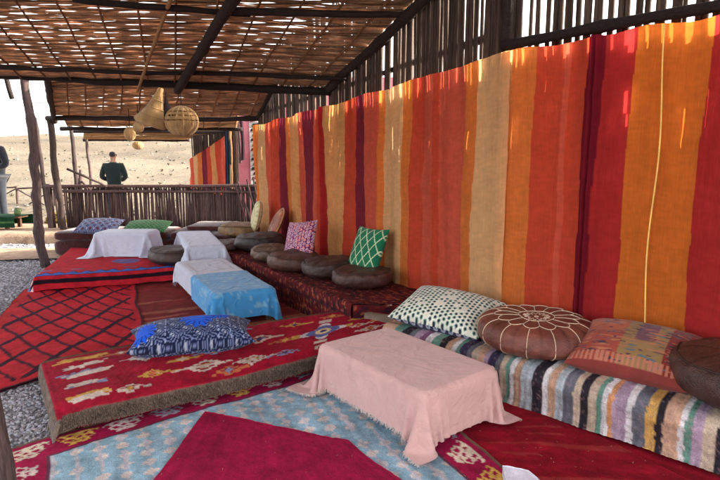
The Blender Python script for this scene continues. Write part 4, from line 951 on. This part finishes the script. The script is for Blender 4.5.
# round cushions leaning at the wall end
def round_cushion(label, loc, nrm, rx, ry, t_, colfn, mat, ex=(0, 0, 1), cat='cushion', seed=0):
    n, m = 64, 14; TH, K = np.meshgrid(np.linspace(0, 2*math.pi, n, endpoint=False), np.linspace(-math.pi/2, math.pi/2, 2*m), indexing='ij')
    pw = lambda a, p: np.sign(a)*np.abs(a)**p
    rr_ = pw(np.cos(K), .5); X = rx*rr_*np.cos(TH); Y = ry*rr_*np.sin(TH); Z = t_/2*np.sin(K)*(1+.2*fbm(X*6, Y*6, seed))
    Mr = np.array(rot_axes(ex, nrm)); V = np.stack([X, Y, Z], -1).reshape(-1, 3)@Mr.T+np.array(loc)
    o = mk('round_cushion', V, grid_faces(n, 2*m, True), mat, col=colfn(X, Y).reshape(-1, 3)); tag(centre(o), label, cat)
    e = np.stack([rx*1.01*np.cos(np.linspace(0, 6.2832, 60)), ry*1.01*np.sin(np.linspace(0, 6.2832, 60)), np.zeros(60)], -1)@Mr.T+np.array(loc)
    a, f = tube(e, .009, 6); mk('piping', a, f, M_pip, o); return o
M_pip = cloth_mat('pale_piping', (178, 132, 88), bump=.3)
M_leA = leather_mat('old_leather', None, .38, True, .45)
def c_cream(X, Y):
    C = full(X.shape, (206, 196, 158)); r = np.hypot(X, Y); put(C, (np.abs(r-.13) < .008), (160, 140, 90)); put(C, r < .05, (184, 150, 96)); put(C, (r > .17) & (np.sin(np.arctan2(Y, X)*16) > .6), (176, 168, 120)); return C
def c_orng(X, Y):
    C = full(X.shape, (140, 70, 44)); r = np.hypot(X+.06, Y); put(C, r < .09, (176, 128, 104)); put(C, np.abs(r-.06) < .008, (70, 40, 40)); put(C, r < .03, (96, 40, 40)); put(C, (np.abs(X) > .15) & (np.sin(Y*70) > .3), (178, 120, 80)); return C
round_cushion('cream round cushion leaning against the end of the fabric wall', (-1.50, 7.95, .66), (-.95, -.30, .22), .23, .20, .13, c_cream, M_pil, seed=1)
round_cushion('orange brown leather cushion with a round emblem leaning beside the cream one', (-1.15, 7.48, .60), (-.84, -.34, .42), .24, .19, .10, c_orng, M_leA, ex=(.45, -.1, 1), seed=2)
# polka dots
def c_polka(X, Y, s):
    if s < 0:
        C = full(X.shape, (44, 44, 72)); q = .06; r = np.hypot(((X/q) % 1)-.5, ((Y/q) % 1)-.5); put(C, np.abs(r-.3) < .06, (170, 172, 190)); return C
    C = full(X.shape, (214, 210, 196)); q = .034; i = np.floor(X/q); fx = X/q-i-.5; yy = Y/q+.5*(i % 2); j = np.floor(yy); fy = yy-j-.5
    r = np.hypot(fx, fy); put(C, r < .40, (126, 158, 138)); put(C, r < .27, (34, 34, 50)); put(C, (h_ := hsh(i, j, 3)) < .12, (206, 202, 186)); return C
pillow('cream pillow covered in rows of dark dots at the left end of the striped bench', .72, .52, .22, c_polka, (.64, 3.93, .39), flat_rot(R(-36), R(15), R(3)), seed=5, n=110)
# patchwork kilim
def c_patch(X, Y, s):
    C = full(X.shape, (146, 66, 52)); put(C, (X > -.06) & (X < .17), (134, 104, 66)); put(C, (X > .17), (120, 44, 38)); put(C, (X < -.06) & (Y > .0), (158, 82, 56))
    put(C, (np.abs(X-.05) < .05) & (np.abs(Y-.05) < .10), (104, 66, 76)); put(C, (vn(X*20, Y*110, 4) > .74), (166, 104, 74)); put(C, (vn(X*20+5, Y*110, 9) > .80), (70, 46, 60)); put(C, (vn(X*16, Y*120, 12) > .86), (80, 96, 104))
    put(C, (Y < -.19) & (np.sin(X*230) > -.2), (168, 104, 84)); put(C, Y < -.24, (122, 52, 46)); return C
pillow('faded rust and olive patchwork pillow between the stitched pouf and the dark pouf', .66, .52, .25, c_patch, (1.60, 3.05, .39), flat_rot(R(-40), R(16)), seed=6, n=100)
def c_den(X, Y, s):
    C = full(X.shape, (62, 70, 102)); q = .11; r = np.hypot(((X/q) % 1)-.5, ((Y/q) % 1)-.5); put(C, r < .36, (100, 110, 142)); put(C, r < .2, (84, 44, 58)); put(C, np.abs(r-.45) < .03, (150, 150, 176)); return C
pillow('blue grey pillow with round motifs at the left end of the back bench', .64, .40, .17, c_den, (-3.92, 8.2, .49), flat_rot(0, R(22)), seed=7, n=60)
def c_gr2(X, Y, s):
    C = full(X.shape, (48, 92, 56)); q = .07; a = np.abs(((X+Y)/q) % 1-.5); b = np.abs(((X-Y)/q) % 1-.5); put(C, (a < .07) | (b < .07), (104, 140, 100)); return C
pillow('light green pillow with a fine lattice lying on the back bench', .68, .40, .15, c_gr2, (-3.22, 8.25, .475), flat_rot(0, R(16)), seed=8, n=60)

# ---------------------------------------------------------------- leather poufs
def pouf(label, c, zb, Rr, H, col, sect=12, seed=0, stitch=None, ell=1.0, ang=0, rough=.45, squash=.02):
    n, m = sect*10, 40; TH, K = np.meshgrid(np.linspace(0, 2*math.pi, n, endpoint=False), np.linspace(-math.pi/2, math.pi/2, m), indexing='ij')
    pw = lambda a, p: np.sign(a)*np.abs(a)**p
    def surf(th, k, off=0):
        rad = pw(np.cos(k), .52)*(1+.012*np.abs(np.cos(th*sect/2))*np.cos(k)); zz = .5+.5*pw(np.sin(k), .80)
        sag = -.10*np.exp(-(rad/.38)**2)*(k > 0)
        x = Rr*rad*np.cos(th)*ell; y = Rr*rad*np.sin(th); z = H*(zz+sag)
        wv = 1+squash*3*fbm(np.cos(th)*1.5+seed, np.sin(th)*1.5+k, seed); x = x*wv; y = y*wv
        z = z+squash*.9*fbm(x*6, y*6, seed+3)*(k > -.3)+squash*.5*np.cos(th-seed*1.7)*rad*H*1.5*(k > -.3)+off
        ca, sa = math.cos(ang), math.sin(ang); return np.stack([c[0]+x*ca-y*sa, c[1]+x*sa+y*ca, zb+np.maximum(z, 0)], -1)
    base = lin(col); V = surf(TH, K)
    seam = np.exp(-((np.abs(np.sin(TH*sect/2)))/.10)**2)*(np.cos(K) < .995)
    V = V-(seam*.004)[..., None]*np.array([0, 0, 1.])*(K > 0)[..., None]
    wear = fbm(V[..., 0]*6, V[..., 1]*6+V[..., 2]*6, seed); C = base*(1+.9*wear)[..., None]; C = C*(1-.3*seam[..., None])
    o = mk('leather_pouf', V.reshape(-1, 3), grid_faces(n, m, True), M_leA, col=np.clip(C, 0.004, 1).reshape(-1, 3)); tag(centre(o), label, 'pouf', 'round leather poufs')
    def curve(th, k, r, mat, nm='stitching'):
        p = surf(np.asarray(th, float), np.asarray(k, float)); ctr = np.array([c[0], c[1], zb+H*.4]); nn = p-ctr; nn[:, 2] *= 1.8; nn /= np.linalg.norm(nn, axis=1)[:, None]
        a, f = tube(p+nn*r*.7, r, 6); return a, f
    if stitch:
        mat = cloth_mat('white_cord', (206, 178, 150), bump=.2); parts = []
        full_t = np.linspace(0, 2*math.pi, 90)
        kr = lambda rr: math.acos(min(1, rr**(1/.52)))
        for rr in (.30, .035): parts.append(curve(full_t, np.full(90, kr(rr)), .0025, mat))
        pet = sect
        for s in range(pet):
            t0 = 2*math.pi*s/pet; t1 = 2*math.pi*(s+1)/pet; tt = np.linspace(t0, t1, 16); x = (tt-t0)/(t1-t0)
            rr = .58+.13*np.sin(x*math.pi)**.8; parts.append(curve(tt, [kr(q) for q in rr], .0025, mat))
            rl = np.linspace(.30, .58, 8); parts.append(curve(np.full(8, t0), [kr(q) for q in rl], .0022, mat))
            kk = np.linspace(kr(.71), -.9, 20); parts.append(curve(np.full(20, (t0+t1)/2), kk, .0026, mat))
            tt = np.linspace(t0, t1, 12); x = (tt-t0)/(t1-t0); parts.append(curve(tt, [kr(q) for q in .13+.10*np.abs(np.sin(x*math.pi))], .002, mat))
        a, f = join(parts); mk('stitching', a, f, mat, o)
    else:
        mat = M_seam; a, f = curve(np.linspace(0, 2*math.pi, 90), np.full(90, .62), .004, mat); mk('piping', a, f, mat, o)
    return o
M_seam = leather_mat('dark_seam', (50, 34, 30), .5)
BR = (74, 52, 44); DK = (58, 46, 42)
pouf('large brown leather pouf with white petal stitching on the striped bench', (1.15, 3.47), .275, .375, .22, (112, 62, 50), 14, 1, True)
pouf('dark brown worn leather pouf at the right end of the striped bench', (2.02, 2.64), .275, .40, .25, (70, 44, 38), 12, 2, squash=.04)
pouf('dark leather pouf nearest the viewer in the wall row, half under the green pillow', (.02, 5.12), .30, .29, .18, (72, 44, 37), 12, 3, squash=.05)
pouf('dark leather pouf left of the green pillow, second from the near end of the row', (-.32, 5.55), .30, .28, .19, (62, 42, 37), 12, 4, squash=.06)
pouf('brown leather pouf in front of the purple pillow', (-.72, 5.90), .30, .29, .19, (80, 52, 42), 12, 5, squash=.06)
pouf('tan grey leather pouf just behind the one in front of the purple pillow', (-1.03, 6.45), .30, .27, .17, (90, 68, 54), 12, 6, squash=.07)
pouf('bluish black leather pouf under the leaning orange cushion', (-1.33, 7.20), .30, .33, .22, (56, 46, 46), 12, 7, squash=.06)
pouf('ochre tan leather pouf at the far end of the row beside the mattress', (-1.78, 8.05), .36, .31, .20, (128, 98, 64), 12, 8, squash=.06)
pouf('flat mauve brown leather pouf at the front edge of the row, before the bluish one', (-1.85, 7.25), .29, .27, .12, (92, 66, 62), 12, 12, squash=.07)
pouf('dark olive brown pouf lying on the red rug beside the white tables', (-2.36, 6.92), .18, .33, .21, (60, 44, 37), 12, 9, squash=.04)

# ---------------------------------------------------------------- palm lamps
def lathe(prof, n=32, c=(0, 0, 0), tilt=None, wob=0):
    prof = np.array(prof, float); th = np.linspace(0, 2*math.pi, n, endpoint=False); V = np.stack([np.outer(np.cos(th), prof[:, 0]), np.outer(np.sin(th), prof[:, 0]), np.tile(prof[:, 1], (n, 1))], -1).reshape(-1, 3)
    if tilt is not None: V = V@np.array(tilt).T
    return V+np.array(c), grid_faces(n, len(prof), True)
def cord(parent, p0, p1): a, f = tube(np.linspace(p0, p1, 4), .006, 6); mk('cord', a, f, M_beam, parent)
def lamp_ball(label, c, r, ztop, elong=1.0, open_rows=()):
    t = thing('palm_lamp', label, 'lamp', c, 'palm lamps hanging from the roof'); cord(t, (c[0], c[1], c[2]+r*elong), (c[0], c[1], ztop))
    k = np.linspace(-1.25, 1.45, 30); rows = int(26)
    parts = []
    for q in range(rows):
        a = -1.25+2.7*q/rows
        if q in open_rows: continue
        pr = [(r*math.cos(a+d)*(1+.03*(i % 2)), r*elong*math.sin(a+d)) for i, d in enumerate(np.linspace(0, 2.55/rows, 4))]
        parts.append(lathe(pr, 40, c))
    a, f = join(parts); mk('woven_shade', a, f, M_tan, t)
    ribs = []
    for s in range(16):
        th = 2*math.pi*s/16; p = [(c[0]+(r*1.0)*math.cos(q)*math.cos(th), c[1]+r*math.cos(q)*math.sin(th), c[2]+r*elong*math.sin(q)) for q in np.linspace(-1.3, 1.5, 14)]
        ribs.append(tube(p, r*.05, 6))
    a, f = join(ribs); mk('ribs', a, f, M_tan, t); return t
lamp_ball('large round woven palm lamp with three rows of slots', (-2.22, 7.0, 1.95), .20, 2.45, .92, (12, 15, 18))
c = (-2.58, 7.0, 2.02)
t = thing('palm_lamp', 'flared bell shaped palm lamp hanging tilted beside the round slotted one', 'lamp', c, 'palm lamps hanging from the roof')
tl = Matrix.Rotation(R(20), 3, 'Y')
a, f = lathe([(.03, .36), (.045, .28), (.07, .2), (.10, .10), (.15, 0), (.195, -.07), (.20, -.10), (.17, -.125), (.06, -.13)], 36, c, tl); mk('woven_shade', a, f, M_tan, t)
for zz, rr in ((.2, .072), (.10, .103), (0, .153), (-.08, .20)):
    th = np.linspace(0, 6.2832, 40); p = np.stack([rr*np.cos(th), rr*np.sin(th), np.full(40, zz)], -1)@np.array(tl).T+np.array(c); a, f = tube(p, .006, 6); mk('hoop', a, f, M_tan, t)
cord(t, (c[0]+.12, c[1], c[2]+.34), (c[0]+.10, c[1], 2.5))
lamp_ball('small round palm lamp hanging in front of the small cluster', (-3.36, 8.5, 1.96), .078, 2.3, 1.0)
lamp_ball('small palm lamp hanging just behind and left of the small round one', (-3.66, 8.9, 1.88), .088, 2.3, 1.2)
lamp_ball('lowest small palm lamp of the cluster with a flattened base', (-3.56, 8.95, 1.70), .085, 1.80, .75)
lamp_ball('tiny palm lamp hanging outside against the white sky at the left', (-7.05, 12.0, 2.38), .07, 2.6, 1.0)
# iron cone shade between the two lamps
c = (-2.44, 7.1, 2.10); t = thing('cone_shade', 'small black cone shade hanging between the bell lamp and the round lamp', 'lamp', c)
a, f = lathe([(.012, .15), (.03, .08), (.07, -.03), (.085, -.09), (.05, -.09)], 24, c); mk('shade', a, f, M_beam, t); cord(t, (c[0], c[1], c[2]+.14), (c[0], c[1], 2.45))

# ---------------------------------------------------------------- outside: green mat table, jars, bush
t = thing('green_table', 'low outdoor table draped with a fringed green woven mat', 'table', (-7.6, 11.2, .12))
a, f = box(-8.6, -6.72, 10.5, 11.1, .33, .37); mk('tabletop', a, f, M_table, t, smooth=False)
for x in (-8.5, -6.85):
    for y in (10.6, 11.0): a, f = box(x-.03, x+.03, y-.03, y+.03, .10, .33); mk('leg', a, f, M_table, t, smooth=False)
n, m = 160, 40; U, W = np.meshgrid(np.linspace(-8.7, -6.62, n), np.linspace(-.22, .84, m), indexing='ij')
Z = .385-np.clip(-W, 0, None)*.95-np.clip(W-.62, 0, None)*.9+.008*fbm(U*9, W*9, 2); Y = 10.48+np.clip(W, 0, .62)-.02*np.sin(U*30)*np.clip(-W*5, 0, 1)
C = full(U.shape, (14, 52, 30))*(1+.7*(vn(U*40, W*3, 3)-.5))[..., None]; put(C, (np.abs(W+.10) < .015), (70, 100, 60))
mk('green_mat', np.stack([U, Y, Z], -1).reshape(-1, 3), grid_faces(n, m), M_rug, t, col=C.reshape(-1, 3))
c = (-6.72, 10.75, .392); t = thing('jar', 'small green glass jar with a pale lid standing on the green mat', 'jar', c)
M_gl = leather_mat('green_glaze', (70, 92, 44), .3); a, f = lathe([(.0, 0), (.05, 0), (.06, .04), (.06, .11), (.035, .14), (.0, .14)], 20, c); mk('body', a, f, M_gl, t)
a, f = lathe([(.0, .141), (.04, .141), (.04, .17), (.0, .175)], 20, c); mk('lid', a, f, M_wh, t)
def bush(label, c, r, col, n, seed):
    t = thing('bush', label, 'bush', c); g = np.random.default_rng(seed); d = g.normal(0, 1, (n, 3)); d /= np.linalg.norm(d, axis=1)[:, None]; d[:, 2] = np.abs(d[:, 2])
    p = np.array(c)+d*r*g.uniform(.3, 1, n)[:, None]; a = g.normal(0, 1, (n, 3))*r*.10; b = g.normal(0, 1, (n, 3))*r*.08
    V = np.stack([p-a, p-b, p+a, p+b], 1).reshape(-1, 3); stuff(mk('foliage', V, np.arange(4*n).reshape(-1, 4), M_pebble, t, col=np.repeat(lin(col)*g.uniform(.6, 1.4, n)[:, None], 4, 0), smooth=False))
    for k in range(5): pole('stem', c, (c[0]+.6*r*math.cos(k*1.3), c[1]+.6*r*math.sin(k*1.3), c[2]+r*.7), .01, .005, M_post, t, .01, k, 6)
bush('small yellow flowering bush between the crooked post and the fence', (-6.5, 11.7, .12), .22, (118, 100, 40), 900, 2)

# ---------------------------------------------------------------- people
def skin(name, nodes, edges, mat, parent, root=0, sub=2):
    me = bpy.data.meshes.new(name); org = ORG[parent.name]
    me.from_pydata([tuple(np.array(n[0])) for n in nodes], edges, []); o = bpy.data.objects.new(name+'_tmp', me); link(o)
    md = o.modifiers.new('s', 'SKIN'); md.use_smooth_shade = True
    for i, n in enumerate(nodes):
        sv = me.skin_vertices[0].data[i]; sv.radius = n[1] if isinstance(n[1], tuple) else (n[1], n[1]); sv.use_root = (i == root)
    ms = o.modifiers.new('u', 'SUBSURF'); ms.levels = sub; ms.render_levels = sub
    dg = bpy.context.evaluated_depsgraph_get(); me2 = bpy.data.meshes.new_from_object(o.evaluated_get(dg)); me2.name = name
    bpy.data.objects.remove(o); me2.materials.clear(); me2.materials.append(mat); ob = bpy.data.objects.new(name, me2); link(ob, parent); ORG[ob.name] = org; return ob
M_skin = leather_mat('skin', (150, 104, 80), .5, var=.1)
def person(label, loc, face, hgt, jacket, trousers, hands_front, bald=False):
    t = thing('person', label, 'person', loc); t.rotation_euler = (0, 0, face); s = hgt/1.75
    N = [((0, 0, .95), (.14, .10)), ((0, 0, 1.12), (.125, .095)), ((0, 0, 1.32), (.155, .105)), ((0, 0, 1.46), (.08, .07)), ((0, .01, 1.53), (.052, .055)), ((0, .03, 1.585), (.062, .075)), ((0, .02, 1.66), (.075, .092)), ((0, .015, 1.72), (.05, .062)),
         ((0, .115, 1.625), (.012, .014))]
    Ed = [(0, 1), (1, 2), (2, 3), (3, 4), (4, 5), (5, 6), (6, 7), (5, 8)]
    arm = {}
    for sx in (-1, 1):
        b = len(N); N += [((sx*.09, 0, .90), (.085, .085)), ((sx*.10, .01, .50), (.055, .058)), ((sx*.10, -.01, .09), (.038, .042)), ((sx*.115, .10, .04), (.04, .03)), ((sx*.12, .17, .03), (.03, .022))]
        Ed += [(0, b), (b, b+1), (b+1, b+2), (b+2, b+3), (b+3, b+4)]
        b = len(N)
        if hands_front: pts = [(sx*.185, 0, 1.41), (sx*.27, -.02, 1.12), (sx*.10, .20, 1.02), (sx*.03, .24, 1.01)]
        else: pts = [(sx*.185, 0, 1.41), (sx*.25, .01, 1.13), (sx*.22, .12, .90), (sx*.20, .16, .82)]
        N += [(pts[0], (.06, .06)), (pts[1], (.045, .045)), (pts[2], (.03, .028)), (pts[3], (.036, .02))]; Ed += [(2, b), (b, b+1), (b+1, b+2), (b+2, b+3)]
        h = np.array(pts[3]); w_ = np.array(pts[3])-np.array(pts[2]); w_ /= np.linalg.norm(w_); sd2 = np.array([0, .3, 1.]) if hands_front else np.array([0, 1., .2])
        for q in range(5):
            o_ = (q-1.5)*.019 if q < 4 else .035; ln = [.07, .08, .075, .06, .045][q]; p1 = h+sd2*o_+w_*(.03 if q < 4 else -.01); p2 = p1+w_*ln*.55+np.array([0, 0, -.006]); p3 = p2+w_*ln*.35+np.array([-sx*.004, 0, -.015])
            b2 = len(N); N += [(tuple(p1), (.010, .010)), (tuple(p2), (.009, .009)), (tuple(p3), (.007, .007))]; Ed += [(b+3, b2), (b2, b2+1), (b2+1, b2+2)]
    sc_ = lambda L_: [(tuple(np.array(p)*s), (r[0]*s, r[1]*s)) for p, r in L_]
    skin('body', sc_(N), Ed, M_skin, t)
    J = [((0, 0, .86), (.185, .14)), ((0, 0, 1.10), (.175, .135)), ((0, 0, 1.30), (.185, .13)), ((0, 0, 1.44), (.12, .09)), ((0, .0, 1.50), (.072, .072))]; Je = [(0, 1), (1, 2), (2, 3), (3, 4)]
    for sx in (-1, 1):
        b = len(J)
        if hands_front: pts = [(sx*.20, 0, 1.395), (sx*.285, -.03, 1.11), (sx*.13, .18, 1.02)]
        else: pts = [(sx*.20, 0, 1.395), (sx*.275, .01, 1.12), (sx*.235, .11, .93)]
        J += [(pts[0], (.085, .085)), (pts[1], (.07, .068)), (pts[2], (.05, .048))]; Je += [(2, b), (b, b+1), (b+1, b+2)]
    skin('jacket', sc_(J), Je, jacket, t, root=1)
    T = [((0, 0, .96), (.16, .125))]; Te = []
    for sx in (-1, 1): b = len(T); T += [((sx*.095, 0, .86), (.105, .11)), ((sx*.105, .01, .50), (.078, .08)), ((sx*.105, -.01, .10), (.066, .07))]; Te += [(0, b), (b, b+1), (b+1, b+2)]
    skin('trousers', sc_(T), Te, trousers, t)
    for sx in (-1, 1):
        S_ = [((sx*.105, -.05, .045), (.046, .042)), ((sx*.115, .08, .04), (.05, .036)), ((sx*.12, .18, .033), (.04, .028))]; skin('shoe', sc_(S_), [(0, 1), (1, 2)], M_beam, t)
        e = [((sx*.078, .02, 1.645), (.006, .014)), ((sx*.092, .01, 1.655), (.006, .022))]; skin('ear', sc_(e), [(0, 1)], M_skin, t)
        e = [((sx*.03, .098, 1.65), (.010, .008)), ((sx*.032, .104, 1.65), (.009, .006))]; skin('eye', sc_(e), [(0, 1)], M_dk, t)
    e = [((-.022, .098, 1.595), (.007, .006)), ((.022, .098, 1.595), (.007, .006))]; skin('mouth', sc_(e), [(0, 1)], M_ma, t)
    Hh = [((0, -.03, 1.585), (.062, .06)), ((0, -.01, 1.67), (.083, .098)), ((0, 0, 1.735), (.058, .072))]; skin('hair', sc_(Hh), [(0, 1), (1, 2)], M_hair, t)
    return t
M_hair = cloth_mat('dark_hair', (38, 32, 32), bump=.8, scale=200)
M_jgr = cloth_mat('dark_green_jacket', (14, 28, 28), bump=.4, scale=200, wrinkle=.5); M_jnv = cloth_mat('navy_sweater', (14, 18, 28), bump=.4, scale=200, wrinkle=.5)
M_tr = cloth_mat('grey_trousers', (40, 44, 52), wrinkle=.4); M_tr2 = cloth_mat('dark_trousers', (44, 44, 52), wrinkle=.4)
p1 = person('person in a dark green jacket seen from behind beyond the fence', (-5.96, 13.4, float(terrain_z(-5.96, 13.4))+.03), 0.15, 1.72, M_jgr, M_tr2, True)
p2 = person('person in a navy top and grey trousers with hands joined, cut by the left edge', (-7.46, 11.38, float(terrain_z(-7.46, 11.38))+.03), math.pi-.5, 1.93, M_jnv, M_tr, True)

# straw crumbs and lint on the near rugs
def crumbs():
    g = np.random.default_rng(9); n = 130; u = g.uniform(0, 1, n); v = g.uniform(0, 1, n)
    x = -1.0+u*2.6; y = 2.3+v*1.6-.35*u; z = .034+near_noise(x, y); a = g.uniform(0, 3.14, n); l = g.uniform(.002, .007, n); w = .0009
    d = np.stack([np.cos(a)*l, np.sin(a)*l, a*0], -1); e = np.stack([-np.sin(a)*w, np.cos(a)*w, a*0], -1); p = np.stack([x, y, z], -1); up = np.array([0, 0, .0022])
    V = np.stack([p-d-e, p-d+e, p+d+e+up, p+d-e+up], 1).reshape(-1, 3)
    stuff(mk('straw_crumbs', V, np.arange(4*n).reshape(-1, 4), M_pebble, col=np.repeat(lin((176, 150, 116))*g.uniform(.5, 1.2, n)[:, None], 4, 0), smooth=False))
crumbs()
